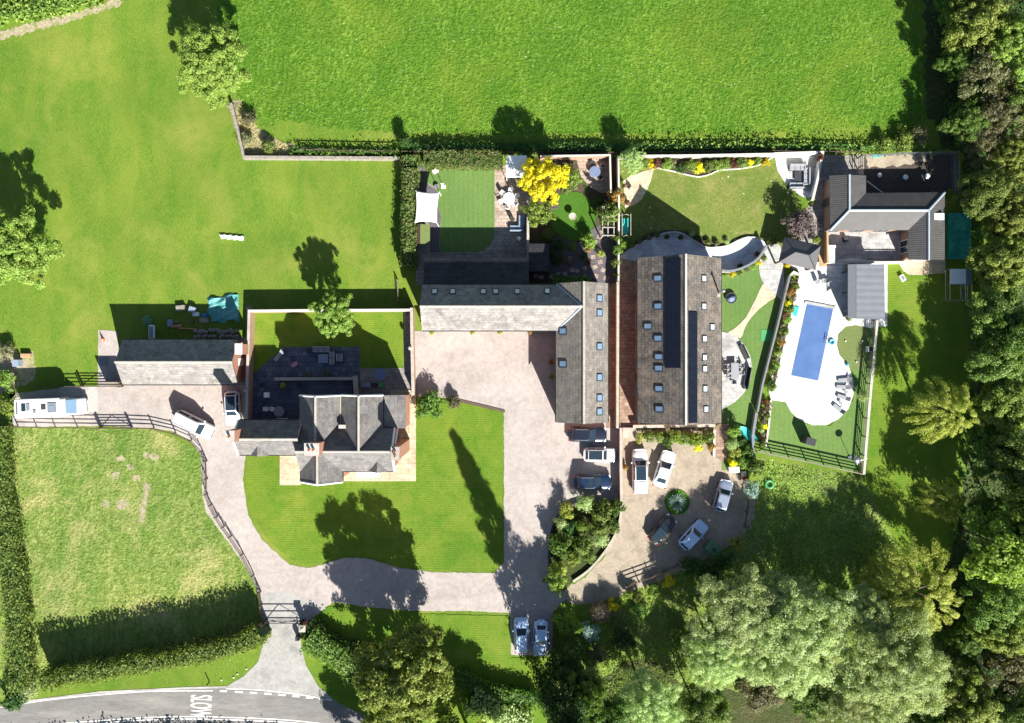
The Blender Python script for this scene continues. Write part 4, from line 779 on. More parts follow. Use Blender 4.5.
p=Q(937.6,216.5,3.2); MB().box(p[0]-of[0],p[1]-of[1],2.85,1.5,.75,.4).build('skylight','bright_glass',rt)
def wallbox(pts,h,mt='render_white'):
    MB().prism([(Q(x,y,e)[0]-of[0],Q(x,y,e)[1]-of[1]) for x,y in pts],0,h).build('wall',mt,rt)
wallbox([(831.5,177.5),(864,177.5),(864,195),(942.8,194.5),(942.8,257.5),(910,257.5),(910,228.5),(831.5,228.5)],2.5,'old_brick')
yy=Q(0,228.5,e)[1]
for x in (37.3,40.2,43): opening(rt,of,x,yy,.08,1.5,2.05,0,-1,'window','grey_paint')
opening(rt,of,Q(910,0,e)[0],Q(0,245,e)[1],.08,1.5,2.05,-1,0); opening(rt,of,Q(831.5,0,e)[0],Q(0,200,e)[1],.1,.95,2.0,-1,0,'door','dark_timber'); opening(rt,of,Q(937,0,e)[0]-1,Q(0,257.5,e)[1],.1,1.6,2.0,0,-1)
# --- grey pool house with sheet roof
rt=thing('pool_house','grey sheet-roofed open-fronted pool house beside the white terrace','pool house',P(868,292)); of=rt.location
m=MB(); m.slab([Q(856.3,264.2,3.05),Q(884.5,264,2.75),Q(885,319.3,2.75),Q(856.3,318.6,3.05)],.1); m.build('roof','grey_sheet_roof',rt,off=of)
m=MB(); m.slab([Q(856,264.2,3.07),Q(848,264.4,2.7),Q(848,318.4,2.7),Q(856,318.6,3.07)],.1); m.build('roof','grey_paint',rt,off=of)
a,b_=Q(849,318,2.7),Q(883.5,264.8,2.7)
MB().box((a[0]+b_[0])/2-of[0]+.1,b_[1]-.15-of[1],.1,b_[0]-a[0]-.5,.15,2.5).box(b_[0]-.25-of[0],(a[1]+b_[1])/2-of[1],.1,.15,b_[1]-a[1]-.5,2.5).box((a[0]+b_[0])/2+.1-of[0],a[1]+.3-of[1],.1,b_[0]-a[0]-.5,.15,2.5).build('wall','grey_paint',rt)
for t_ in (.15,.5,.9): MB().box(a[0]+.25-of[0],a[1]+(b_[1]-a[1])*t_-of[1],.1,.14,.14,2.5).build('post','charcoal',rt)
# --- garden pavilion with hipped roof
rt=thing('hipped_pavilion','small open garden pavilion with dark hipped felt roof beside purple shrub','pavilion',P(800,255)); of=rt.location
e2,r2=2.5,3.7; cn=[Q(784.5,237,e2),Q(820.9,245.5,e2),Q(815.5,270,e2),Q(778.7,262,e2)]; ra=Q(795.5,252.0,r2); rb=Q(809,255.2,r2)
m=MB(); m.slab([cn[0],cn[1],rb,ra],.1); m.slab([cn[1],cn[2],rb],.1); m.slab([cn[2],cn[3],ra,rb],.1); m.slab([cn[3],cn[0],ra],.1); m.build('roof','bluegrey_shingle',rt,off=of)
m=MB()
for a,b_ in ((cn[0],ra),(cn[3],ra),(cn[1],rb),(cn[2],rb),(ra,rb)): m.tube(a,b_,.06,n=5)
m.build('ridge_capping','charcoal',rt,off=of)
cc=sum((Vector(c_) for c_ in cn),Vector())/4
for c_ in cn: q=cc+(Vector(c_)-cc)*.86; MB().box(q.x-of[0],q.y-of[1],.05,.18,.18,2.4,-.23).build('post','dark_timber',rt)
# --- small roofs
rt=thing('garden_shed','dark flat-roofed timber shed tucked behind the L-shaped barn','shed',P(540,258)); of=rt.location
a=Q(528.8,243.5,2.4);b_=Q(549,272,2.2); lean(rt,[(a[0],a[1],2.2),(b_[0],a[1],2.2),(b_[0],b_[1],3.0),(a[0],b_[1],3.0)],'dark_slate_ew','dark_timber',.08); opening(rt,of,(a[0]+b_[0])/2,a[1]-.05,.05,.8,1.9,0,1,'door','dark_timber')
# white canopy
rt=thing('canopy_gazebo','square white canopy gazebo in the corner beside the clipped hedge','gazebo',P(516,168)); of=rt.location
a=Q(506.2,155,2.7);b_=Q(526.8,177,2.7); c_=((a[0]+b_[0])/2,(a[1]+b_[1])/2,3.1)
k4=[(a[0],a[1],2.5),(b_[0],a[1],2.5),(b_[0],b_[1],2.5),(a[0],b_[1],2.5)]; m=MB(); [m.slab([k4[i],k4[(i+1)%4],c_],.04) for i in range(4)]; m.build('canopy','white_fabric',rt,off=of)
for q in k4: MB().tube((c_[0]+(q[0]-c_[0])*.95-of[0],c_[1]+(q[1]-c_[1])*.95-of[1],0),(c_[0]+(q[0]-c_[0])*.95-of[0],c_[1]+(q[1]-c_[1])*.95-of[1],2.5),.04).build('leg','white_paint',rt)
# shade sail
rt=thing('shade_sail','white square shade sail stretched over the slate chips by the tall hedge','shade sail',P(427,207)); of=rt.location
k4=[Q(416,191,2.5),Q(439.3,192,2.3),Q(437,223,2.6),Q(415,222.5,2.3)]; n_=12; vs=[];fs=[]
for i in range(n_+1):
    for j in range(n_+1):
        u,v=i/n_,j/n_; pin=.045; uu=u+(.5-u)*pin*math.sin(math.pi*v)*2*1.0; vv=v+(.5-v)*pin*math.sin(math.pi*u)*2
        q=[(k4[0][a]*(1-uu)+k4[1][a]*uu)*(1-vv)+(k4[3][a]*(1-uu)+k4[2][a]*uu)*vv for a in range(3)]; vs.append((q[0],q[1],q[2]-.12*math.sin(math.pi*u)*math.sin(math.pi*v)))
fs=[(i*(n_+1)+j,i*(n_+1)+j+1,(i+1)*(n_+1)+j+1,(i+1)*(n_+1)+j) for i in range(n_) for j in range(n_)]
o=MB().add(vs,fs).build('sail','white_fabric',rt,smooth=True,off=of); sm=o.modifiers.new('s','SOLIDIFY'); sm.thickness=.01
for q in k4: MB().tube((q[0]-of[0],q[1]-of[1],0),(q[0]-of[0],q[1]-of[1],q[2]+.1),.04).build('pole','white_paint',rt)
# play house
rt=thing('play_hut','tiny wooden play hut with half brown half green roof against the hedge','hut',P(422,235)); of=rt.location
a=Q(415,224.5,1.6);b_=Q(429.8,244,1.6); cx=(a[0]+b_[0])/2-.2
MB().slab([(a[0],a[1],1.5),(cx,a[1],2.0),(cx,b_[1],2.0),(a[0],b_[1],1.5)],.06).build('roof','dark_timber',rt,off=of); MB().slab([(b_[0],a[1],1.4),(cx,a[1],2.0),(cx,b_[1],2.0),(b_[0],b_[1],1.4)],.06).build('roof','putting_turf',rt,off=of)
MB().box(cx-of[0],(a[1]+b_[1])/2-of[1],.03,1.3,1.9,1.45).build('wall','dark_timber',rt)
# animal cage
rt=thing('wire_cage','metal frame cage with pale blue sheet roof on one end, on the shaded lawn','cage',P(960,285)); of=rt.location
a=Q(950,269,1.9);b_=Q(972,300,1.9); x0,x1,y0,y1=a[0]-of[0],b_[0]-of[0],b_[1]-of[1],a[1]-of[1]; ym=Q(0,284,1.9)[1]-of[1]; xm=Q(965.5,0,1.9)[0]-of[0]
m=MB()
for x in (x0,xm,x1):
    for y in (y0,ym,y1): m.tube((x,y,0),(x,y,1.9),.03)
for z in (.9,1.9):
    for y in (y0,ym,y1): m.tube((x0,y,z),(x1,y,z),.03)
    for x in (x0,xm,x1): m.tube((x,y0,z),(x,y1,z),.03)
m.build('frame','steel',rt); MB().box((x0+xm)/2,(ym+y1)/2,1.94,xm-x0,y1-ym,.04).build('roof','polycarbonate',rt); MB().box((x1+xm)/2,(ym+y1)/2,1.94,x1-xm-.01,y1-ym,.04).build('roof','grey_paint',rt)
# covered tank
a=P(948.6,212.6,.7);b_=P(971.5,258.5,.7); MB().box((a[0]+b_[0])/2,(a[1]+b_[1])/2,0,b_[0]-a[0],a[1]-b_[1],.7).solo('covered_tank','teal_cover','long rectangular raised tank under a teal cover in the shade of the wood','tank',bevel=.08)
# ================================================================ WALLS, FENCES, GATES
wall('garden_wall',[(246.5,420),(247,384),(248,350),(249,311)],1.9,.24,'old_brick','left side brick wall of the cottage back garden, nearest the garage')
wall('garden_wall',[(249,311),(300,310.5),(409,310)],1.9,.24,'old_brick','far straight wall of the cottage back garden, behind the small tree','white_coping')
wall('garden_wall',[(411.5,309),(412,350),(413,394)],1.9,.28,'old_brick','right side wall of the cottage back garden, beside the gravel courtyard')
wall('low_stone_wall',[(231,104),(237,128),(243.5,157)],.9,.25,'stone_rubble','low slanting dry stone wall beside the patch of dead scrub','stone_rubble')
wall('low_stone_wall',[(243.5,157),(320,157.5),(398,158)],.9,.3,'stone_rubble','long straight low stone wall dividing the lawn from the pasture','stone_rubble')
wall('terrace_retaining_wall',[(276,379),(353,378.5)],.9,.3,'old_brick','short brick retaining wall between patio and raised deck')
wall('terrace_retaining_wall',[(355,378),(356,393)],1.1,.5,'old_brick','stub of brick wall at the right end of the raised deck')
wall('deck_wall',[(250,421),(267,420.5)],1.2,.3,'red_brick','short brick wall behind the white chairs against the cottage wing')
wall('boundary_wall',[(618,283),(617.8,350),(617.5,427)],1.9,.25,'red_brick','long red brick wall between the two barns, with a pale coping')
wall('boundary_wall',[(621,429),(621,470),(621.5,500)],1.6,.25,'red_brick','brick wall with pale coping between parked cars and the round-bed car park')
wall('boundary_wall',[(541,156),(577,155.5)],1.8,.14,'old_brick','brick wall behind the yellow tree','white_coping')
wall('boundary_wall',[(577,155.5),(610,155),(611,192)],1.8,.14,'old_brick','brick wall wrapping the arched patio corner','white_coping')
wall('boundary_wall',[(618.5,156),(619,205),(618.5,282)],1.8,.14,'stone_block','pale garden wall with climbers between the dark round lawn and the dry lawn','white_coping')
wall('boundary_wall',[(528,197),(528,257)],1.8,.22,'old_brick','wall between the flagstone patio and the shrubby garden')
wall('boundary_wall',[(620,155.8),(700,155),(775,153.5)],1.7,.12,'stone_block','pale stone wall behind the long flower border','white_coping')
wall('boundary_wall',[(775,153.5),(823,152),(818,178),(813,199)],1.3,.22,'render_white','white wall wrapping the outdoor sofa terrace','white_coping')
wall('raised_bed_wall',[(634.5,426.5),(714,425.5)],.9,.3,'red_brick','red brick retaining wall along the gable end of the solar barn')
wall('raised_bed_wall',[(714.5,431),(714,456)],.7,.2,'stone_block','short pale wall at the right end of the barn border','white_coping')
wall('courtyard_wall',[(828,262),(850,262.5),(908,262)],1.1,.18,'render_white','white wall between the outbuilding courtyard and the pool house','white_coping')
wall('courtyard_wall',[(827.5,232),(828,262)],1.2,.18,'oak_timber','timber screen wall at the left of the outbuilding courtyard','oak_timber')
wall('planter_wall',[(790,276),(778,325),(762.4,386),(758,411)],.9,.15,'stone_block','long dark blue-grey retaining wall left of the pool flower strip','grey_paint')
wall('planter_wall',[(756.5,414),(753,436),(754,457)],.9,.25,'stone_block','lower retaining wall stub beside the teal hammock','grey_paint')
wall('planter_kerb',[(800,277),(788,330),(775.5,386)],.35,.16,'stone_block','thin pale kerb between the flower strip and the pool terrace','white_coping')
wall('planter_kerb',[(771,401),(769,425),(766,446)],.35,.16,'stone_block','thin pale kerb right of the lower flower strip','white_coping')
wall('planter_wall',[(789,277),(794,272),(801,275)],.7,.2,'stone_block','curved head of the pool flower strip nearest the pavilion','white_coping')
wall('island_bed_wall',cr([(551,590),(549.5,565),(550,540),(556,519),(566,509),(580,503),(606,501.5),(621,501)],False,5),.45,.2,'stone_rubble','curved dark stone kerb of the shrub island facing the drive','charcoal')
wall('island_bed_wall',cr([(622,505),(619,525),(612,541),(601,557),(588,571),(574,581)],False,5),.4,.22,'stone_rubble','curved pale stone kerb of the shrub island facing the car park','coping_stone')
fence('post_and_rail_fence',cr([(12,427),(50,428),(95,428.5)],False,30),1.25,'dark post and rail fence alongside the camper van','dark_timber',3,2.6)
gate('field_gate',(97,428.5),(127,428.5),1.25,'dark five-bar gate into the paddock right of the camper van','dark_timber')
fence('post_and_rail_fence',cr([(128,428),(150,429),(172,434),(188,441),(199,452),(203.5,462),(204,480),(204,495),(214,518),(228,538),(240,556),(251,577),(258,594),(260,618)],False,12),1.2,'dark post and rail fence curving down the drive beside the paddock','dark_timber',3,2.2)
gate('field_gate',(78,386.5),(118,386.5),1.25,'dark five-bar gate between the camper van and the garage','dark_timber')
fence('post_and_rail_fence',[(36,386.5),(76,386.5)],1.2,'short dark rail fence behind the camper van','dark_timber',3,2.2)
fence('garden_fence',[(757.5,451.5),(810,462.5),(864,474.5)],1.35,'white-topped rail fence along the bottom of the pool garden','fence_timber',4,2.0,.1,cap=.12)
fence('garden_fence',[(864,474.5),(870,400),(877.5,320)],1.35,'weathered fence with wide top board along the right of the pool garden','fence_timber',4,2.0,.1,cap=.27)
fence('pasture_fence',[(402,151),(500,151.5),(620,152),(640,152)],1.2,'post and wire fence between the pasture and the middle gardens','dark_timber',3,2.8)
fence('pasture_fence',[(640,152),(760,150),(863,151.5)],1.2,'post and rail fence behind the flower border wall facing the pasture','dark_timber',3,2.8)
fence('pasture_fence',[(300,149),(350,150),(396,151)],1.1,'short post and rail fence above the long low stone wall','dark_timber',2,2.8)
fence('run_fence',[(863,154.5),(905,152.5),(959,151.5),(960.5,192)],1.7,'pale grey rail fence enclosing the dark mulch run','steel',3,2.4,.08,.04)
fence('run_fence',[(955.5,152.5),(956.5,191)],1.4,'inner pale rail fence at the right side of the mulch run','steel',3,2.4,.07,.03)
fence('run_fence',[(862.5,155),(862.8,176)],1.6,'short dark fence joining the outbuilding to the pasture fence','dark_timber',3,1.2)
fence('courtyard_railing',[(870,259),(905,259)],1.1,'dark metal railing inside the outbuilding courtyard','charcoal',2,.35,.03,.03)
fence('car_park_fence',[(627,587),(652,578),(679,566)],1.2,'dark rail fence along the lower edge of the car park','dark_timber',3,2.0)
fence('plot_boundary_fence',[(966,290),(975,350),(983,420)],1.4,'thin wire fence at the edge of the right-hand wood','dark_timber',2,3)
fence('side_alley_fence',[(397,280),(398,300),(411,304)],.8,'short timber fence at the foot of the tall hedge','fence_timber',3,1.8)
fence('lawn_end_fence',[(554.5,618),(555.5,665)],1.4,'dark fence behind the two cars parked on the lower lawn','dark_timber',3,2.0,boards=True)
fence('car_park_fence',[(750,498),(746,527)],1.1,'dark fence at the right edge of the car park','dark_timber',3,2.0)
# entrance gate and brick piers
gp=gate('entrance_gate',(263.5,623.5),(300.5,623.5),1.5,'black metal double gate across the asphalt entrance','black_paint',3)
for x,y,l in ((259,629,'left brick gate pier with stone cap at the road entrance'),(302,629,'right brick gate pier with stone cap at the road entrance')):
    q=P(x,y,1.9); rt=thing('gate_pier',l,'gate pier',(q[0],q[1],0)); MB().box(0,0,0,.6,.6,1.8).build('shaft','red_brick',rt); MB().box(0,0,1.8,.75,.75,.1).box(0,0,1.898,.6,.6,.18,top=.1).build('cap','coping_stone',rt)
# pergola
rt=thing('pergola','white timber pergola under a leafy climber beside the pale wall','pergola',P(609,222)); of=rt.location
for x in (602.5,608,614):
    a,b_=Q(x,206,2.3),Q(x,236.5,2.3); MB().box(a[0]-of[0],(a[1]+b_[1])/2-of[1],2.2,.1,a[1]-b_[1],.14).build('beam','coping_stone',rt)
for y in (207,217,227.5,235.5):
    a,b_=Q(602,y,2.35),Q(615,y,2.35); MB().box((a[0]+b_[0])/2-of[0],a[1]-of[1],2.345,b_[0]-a[0],.09,.12).build('rafter','coping_stone',rt)
for x in (602.5,614):
    for y in (207,235.5): a=Q(x,y,2.2); MB().box(a[0]-of[0],a[1]-of[1],0,.12,.12,2.2).build('post','coping_stone',rt)
# steps
rt=thing('stone_steps','three pale stone steps at the foot of the alley between the barns','steps',P(629,433))
for i in range(3):
    a=P(622,429+i*3.6,.5-.16*i); MB().box(.0,.45-i*.42,0,1.55,.42,.48-.15*i).build('step','coping_stone',rt)
# ================================================================ VEHICLES
def car(px,py,deg,hh,*a,**k):
    x,y,_=P(px,py,hh); k['loc']=(x,y); k['rz']=R(deg); return make_car(*a,**k)
car(588,434.8,-1,1.2,'estate_car','dark navy estate car with silver roof rails nearest the barn gable','car','car_navy',L_=4.45,W_=1.82,Hh=1.5,xr=-2.0,roof=(.1,-1.6),rails=True)
car(600,455.2,-1,1.1,'hatchback_car','white hatchback with dark panoramic glass roof, middle of the row of three','car','car_white',L_=3.75,W_=1.68,Hh=1.48,xw=.85,xr=-1.72,roof=(.3,-1.35),glass_roof=True)
car(593.3,482.6,0,1.2,'suv_car','dark blue car with sunroof parked nearest the shrub island','car','car_blue',L_=4.3,W_=1.8,Hh=1.55,xr=-1.95,roof=(.15,-1.55),rails=True,sunroof=True)
car(640.6,472,91,1.2,'pickup_truck','white pickup truck with covered load bed beside the brick wall','pickup','car_white',L_=5.2,W_=1.85,Hh=1.75,hood=1.05,belt=1.12,tail=.98,xw=1.35,xr=-1.15,roof=(.75,-.95),bed='car_white',glass_roof=True)
car(664.8,469.7,73,1.1,'saloon_car','silver-white saloon car slanting beside the pickup truck','car','car_white',L_=4.35,W_=1.78,Hh=1.42,xr=-1.75,roof=(.15,-.95),tail=.93)
car(723.8,496.5,74,1.1,'hatchback_car','pale blue-grey hatchback parked alone at the right edge of the car park','car','car_grey',L_=3.8,W_=1.7,Hh=1.5,xw=.85,xr=-1.75,roof=(.25,-1.4))
car(663,530,49,1.1,'convertible_car','black car with dark fabric roof parked below the round bed','car','car_black',L_=3.8,W_=1.68,Hh=1.4,xw=.75,xr=-1.6,roof=(.1,-1.1),tail=.92,glass_roof=True)
car(694,536,47,1.1,'compact_car','light blue-white car with dappled roof next to the green covered tank','car','car_pale_sky_tint',L_=3.9,W_=1.75,Hh=1.52,xw=.8,xr=-1.8,roof=(.2,-1.45))
car(521.5,636,91,1.1,'suv_car','white car tinted pale blue for sky reflection, nose up, left of the pair on the lower lawn','car','car_pale_sky_tint',L_=4.15,W_=1.75,Hh=1.55,xw=.85,xr=-1.9,roof=(.1,-1.55),rails=True)  # sky reflection on the white roof is painted into the body colour
car(541,638.6,-92,1.0,'saloon_car','light blue saloon, right of the pair on the lower lawn','car','car_pale_sky_tint',L_=4.3,W_=1.75,Hh=1.42,xw=.75,xr=-1.65,roof=(.2,-1.05),tail=.9)
car(231.6,408.5,-88,1.0,'hatchback_car','white car with black glass roof between garage and cottage','car','car_white',L_=4.1,W_=1.78,Hh=1.5,xw=.85,xr=-1.85,roof=(.25,-1.5),glass_roof=True)
car(191.5,425.2,-27,1.6,'panel_van','white van parked on a slant beside the curved rail fence','van','car_white',L_=4.75,W_=1.86,Hh=1.98,hood=1.05,belt=1.15,tail=1.1,xw=1.35,xr=-2.3,roof=(.75,-2.15),rails=True)
# camper van
x,y,_=P(48.5,407.5,2); rt=thing('camper_van','white camper van with roof hatches parked along the rail fence','camper van',(x,y,0),R(2),None,(.88,1,1))
MB().box(-1.05,0,.35,5.9,2.2,2.45).build('body','camper_white',rt,bevel=.12); MB().box(1.75,0,2.0,1.1,2.1,.78,top=.9).build('overcab','camper_white',rt,bevel=.12)
car_body(3.2,1.95,1.15,1.25,1.25,0,.5,-1.2); cb=car_body(3.0,1.95,1.12,1.22,1.2,0,.35,-1.4); cb.v=[(v[0]+2.75,v[1],v[2]) for v in cb.v]; cb.build('cab','camper_white',rt,smooth=True)
MB().add([(3.25,-.82,1.2),(3.25,.82,1.2),(2.3,.78,2.05),(2.3,-.78,2.05),(2.2,-.82,1.2),(2.2,.82,1.2)],[(0,1,2,3),(0,3,4),(1,5,2),(0,4,5,1),(3,2,5,4)]).build('windscreen','sky_glass',rt)
for (hx,hy,a,b_,mt) in ((-2.75,.1,.55,.85,'glass'),(-2.15,.15,.45,.85,'grey_paint'),(-1.35,-.35,.4,.4,'grey_paint'),(-.15,.1,.6,.6,'charcoal'),(.95,0,1.15,1.15,'grey_paint'),(-3.6,0,.22,1.3,'steel')):
    o=MB().box(hx,hy,2.8,a,b_,.09).build('roof_hatch',mt,rt,bevel=.02)
    if a>1: MB().box(hx,hy,2.89,.5,.5,.03).build('hatch_glass','sky_glass',o)
for sx in (3.0,-2.2):
    for sy in (-.95,.95):
        M=Matrix.Translation((sx,sy,.36))@Matrix.Rotation(math.pi/2,4,'X'); wl=MB().lathe([(.2,-.11),(.34,-.11),(.36,-.07),(.36,.07),(.34,.11),(.2,.11)],18,M).build('wheel','rubber',rt,smooth=True); MB().lathe([(.2,-.115),(.19,.0),(.2,.115)],12,M).build('rim','rim_metal',wl)
for sy in (-1.104,1.104):
    for sx in (-2.6,-.6): MB().box(sx,sy,1.35,1.0,.03,.55).build('side_window','glass',rt)
    MB().box(4.05,sy*.62,.68,.3,.3,.18).build('headlight','headlamp',rt); MB().box(-4.02,sy*.85,.8,.05,.15,.3).build('tail_light','taillamp',rt)
# ================================================================ FURNITURE
def chair(mat='charcoal',name='garden_chair',cat='chair'):
    r_=thing(name,None,cat); MB().box(0,0,.42,.48,.48,.06).build('seat',mat,r_,bevel=.02); MB().box(-.22,0,.46,.06,.46,.45).build('backrest',mat,r_,bevel=.02)
    for sx in (-.2,.2):
        for sy in (-.2,.2): MB().tube((sx,sy,0),(sx,sy,.43),.02,n=6).build('leg','charcoal',r_)
    for sy in (-.23,.23): MB().box(0,sy,.6,.42,.05,.04).build('armrest',mat,r_)
    return Proto(r_)
def table(px,py,label,r0=.6,mat='white_paint',h=.74,square=None,rz=0,name='garden_table',group=None):
    x,y,_=P(px,py,h); rt=thing(name,label,'table',(x,y,0),rz,group)
    if square: MB().box(0,0,h-.05,square[0],square[1],.05).build('tabletop',mat,rt,bevel=.015); lg=[(a*square[0]*.42,b_*square[1]*.42) for a in (-1,1) for b_ in (-1,1)]
    else: MB().lathe([(r0-.02,0),(r0,.02),(r0-.01,.045)],28,z=h-.045).build('tabletop',mat,rt); lg=[(.4*r0,0),(-.2*r0,.35*r0),(-.2*r0,-.35*r0)]
    for a,b_ in lg: MB().tube((a,b_,0),(a*.8,b_*.8,h-.045),.025,n=6).build('leg','charcoal',rt)
    return rt
CW=chair('white_fabric'); CG=chair('grey_fabric'); CB=chair('charcoal')
def ring(pr,px,py,rad,angs,labels,group):
    x,y,_=P(px,py,.5)
    for a,l in zip(angs,labels): pr.at((x+rad*math.cos(R(a)),y+rad*math.sin(R(a)),0),R(a+180),l,group)
table(509,198.5,'round white table ringed by chairs on the flagstone patio',.72)
ring(CW,509,198.5,1.02,(20,80,140,200,260,320),['white-seated garden chair '+t for t in ('right of the round white table','at the far edge of the round white table','upper left of the round white table','left of the round white table','nearest the barn at the round white table','lower right of the round white table')],'chairs round the white table')
table(595,171.5,'dark round glass table on the arched patio',.65,'slate_table')
ring(CB,595,171.5,1.0,(40,110,230,310),['black garden chair '+t for t in ('upper right of the dark glass table','upper left of the dark glass table','lower left of the dark glass table','lower right of the dark glass table')],'chairs on the arched patio')
table(735,371,'long grey dining table on the round terrace beside the solar barn',0,'grey_fabric',square=(.9,1.9))
for i,(x,y,a,l) in enumerate(((728.5,366,0,'left far'),(728.5,371,0,'left middle'),(728.5,376,0,'left near'),(734.5,382,90,'end'),(741.3,366,180,'right far'),(741.5,373,180,'right near'))):
    q=P(x,y,.5); CG.at((q[0],q[1],0),R(a),'grey chair at the '+l+' side of the long grey table','chairs at the long grey dining table')
def bench(px,py,deg,label,Ln=1.8,mat='charcoal',name='garden_bench'):
    q=P(px,py,.5); r_=thing(name,label,'bench',(q[0],q[1],0),R(deg)); MB().box(0,0,.4,Ln,.5,.06).build('seat',mat,r_); MB().box(0,.23,.46,Ln,.06,.45).build('backrest',mat,r_)
    for s_ in (-1,1): MB().box(s_*(Ln/2-.06),0,0,.07,.45,.4).build('leg',mat,r_)
    return r_
bench(744,352,-65,'dark bench at the upper rim of the round terrace'); bench(747,378,-100,'dark bench at the right rim of the round terrace',2.6)
bench(520,268,0,'pale blue bench against the barn extension',1.2,'blue_fabric')
def sofa(px,py,deg,label,Ln=2.0,D=.85,mat='grey_fabric',back=True,arms=True,chaise=0,name='outdoor_sofa'):
    q=P(px,py,.6); r_=thing(name,label,'sofa',(q[0],q[1],0),R(deg)); MB().box(0,0,.06,Ln,D,.3).build('base','charcoal',r_,bevel=.02); n_=max(1,round(Ln/.7))
    for i in range(n_): MB().box(-Ln/2+(i+.5)*Ln/n_,-.06,.36,Ln/n_-.03,D-.2,.14).build('cushion',mat,r_,bevel=.04)
    if back: MB().box(0,D/2-.09,.36,Ln,.17,.42).build('backrest',mat,r_,bevel=.04)
    if arms:
        for s_ in (-1,1): MB().box(s_*(Ln/2-.07),-.05,.362,.13,D-.25,.24).build('armrest',mat,r_,bevel=.03)
    if chaise: MB().box(Ln/2-.35,-D/2-chaise/2,.06,.7,chaise,.42).build('chaise',mat,r_,bevel=.04)
    return r_
sofa(517,228,180,'long side of the blue-grey corner sofa on the flagstone patio',1.7,.75,'blue_fabric',arms=False); sofa(521.5,220,-90,'short side of the blue-grey corner sofa against the patio wall',1.2,.75,'blue_fabric',arms=False)
CB.at(P(512,219,.5)[:2]+(0,),R(-60),'black wooden chair standing left of the blue-grey corner sofa')
sofa(321,349.5,0,'grey garden sofa along the top edge of the slate patio',2.0,.75); sofa(331.5,358,-90,'grey garden sofa at right angles beside the square glass table',1.5,.75); table(323,358.5,'square pale blue table between the grey garden sofas',0,'blue_fabric',.45,(1.15,1.05)); sofa(339.5,357.5,90,'single grey sofa chair right of the sofa corner',.9,.8)
table(380,374.5,'round blue-grey table on the shaded stone path behind the cottage',.72,'slate_table'); table(279,411.5,'oval grey table on the raised deck by the cottage wing',.62,'grey_fabric')
CW.at(P(272,409,.5)[:2]+(0,),R(-20),'white chair left of the oval grey table'); CW.at(P(266,409,.5)[:2]+(0,),R(0),'white chair farthest left on the raised deck'); 
sofa(798,167,0,'grey outdoor sofa at the back of the white seating terrace',1.9,.75); sofa(807,176,-90,'grey outdoor sofa at the right of the white seating terrace',2.0,.75); sofa(797,185,180,'dark grey outdoor sofa at the front of the seating terrace',1.7,.75,'grey_fabric'); table(798,176,'low square coffee table between the terrace sofas',0,'pool_cover' if False else 'charcoal',.4,(.8,1.1))
lr=thing('sun_lounger',None,'sun lounger'); MB().box(-.1,0,.3,1.3,.62,.06).build('base','grey_fabric',lr,bevel=.02); MB().add([(.5,-.31,.33),(.5,.31,.33),(1.05,.31,.75),(1.05,-.31,.75),(.55,-.31,.26),(.55,.31,.26),(1.1,.31,.68),(1.1,-.31,.68)],[(0,1,2,3),(7,6,5,4),(0,4,5,1),(1,5,6,2),(2,6,7,3),(3,7,4,0)]).build('backrest','grey_fabric',lr)
for sx in (-.6,.45):
    for sy in (-.25,.25): MB().tube((sx,sy,0),(sx,sy,.3),.025,n=6).build('leg','charcoal',lr)
MB().box(.15-.25,0,.36,1.25,.56,.06).build('cushion','grey_fabric',lr,bevel=.02); LR=Proto(lr)
for x,y,a,l in ((843.5,380,5,'farthest of the four grey sun loungers on the pool circle'),(842,387,-3,'second grey sun lounger from the far end of the pool circle'),(842.5,397,-18,'third grey sun lounger on the pool circle, beside a side table'),(838,408,-38,'nearest of the four grey sun loungers on the pool circle')): LR.at(P(x,y,.4)[:2]+(0,),R(a),l,'sun loungers on the pool circle',(.85,.8,.9))
table(846,392,'small round side table between the loungers of the pool circle',.25,'grey_fabric',.45,name='side_table',group=None); table(841,403,'small round side table next to the nearest pool lounger',.22,'grey_fabric',.45,name='side_table')
for x,y,a,l in ((817.5,282,-80,'left grey pool chair below the hipped pavilion'),(823.5,281,-95,'middle grey pool chair below the hipped pavilion'),(829,284,-75,'right grey pool chair below the hipped pavilion')): CG.at(P(x,y,.5)[:2]+(0,),R(a),l,'pool chairs below the pavilion')
# pool cover
pc=[P(*q) for q in ((806.5,304),(832.7,309),(817.6,380.5),(790.9,375.3))]; cx=sum(q[0] for q in pc)/4; cy=sum(q[1] for q in pc)/4; rt=thing('swimming_pool','rectangular swimming pool under a pale blue slatted cover','pool',(cx,cy,0))
MB().prism([(q[0]-cx,q[1]-cy) for q in pc],.10,.15).build('pool_cover','pool_cover',rt)
w1=[P(*q) for q in ((804.5,300.8),(835,306.6),(834.2,309.2),(804.0,303.6))]; MB().prism([(q[0]-cx,q[1]-cy) for q in w1],.13,.22).build('cover_housing','pale_paving',rt)
rt=thing('pool_ladder','blue pool steps rail at the right edge of the pool','ladder',P(828,341,.1)); 
for s_ in (-.2,.2): MB().tube((-.5,s_,.1),(0,s_,.7),.025).tube((0,s_,.7),(.3,s_,.12),.025).build('rail','steel',rt)
MB().torus(0,0,.12,.28,.10).solo('ring_float','cyan_plastic','blue inflatable ring lying beside the pool edge','float').location=P(831.5,342,.1)[:2]+(.12,)
MB().box(*P(795,311,.2)[:2],.11,.75,1.15,.14,-.25).solo('pool_raft','teal_plastic','teal rectangular pool raft leaning by the flower strip','raft',bevel=.06)
MB().lathe([(.02,0),(.16,.06),(.2,.2),(.16,.34),(.02,.4)],14,x=P(846.5,365)[0],y=P(0,365)[1],z=.07).solo('beach_ball','cyan_plastic','small blue ball on the edge of the putting green','ball')
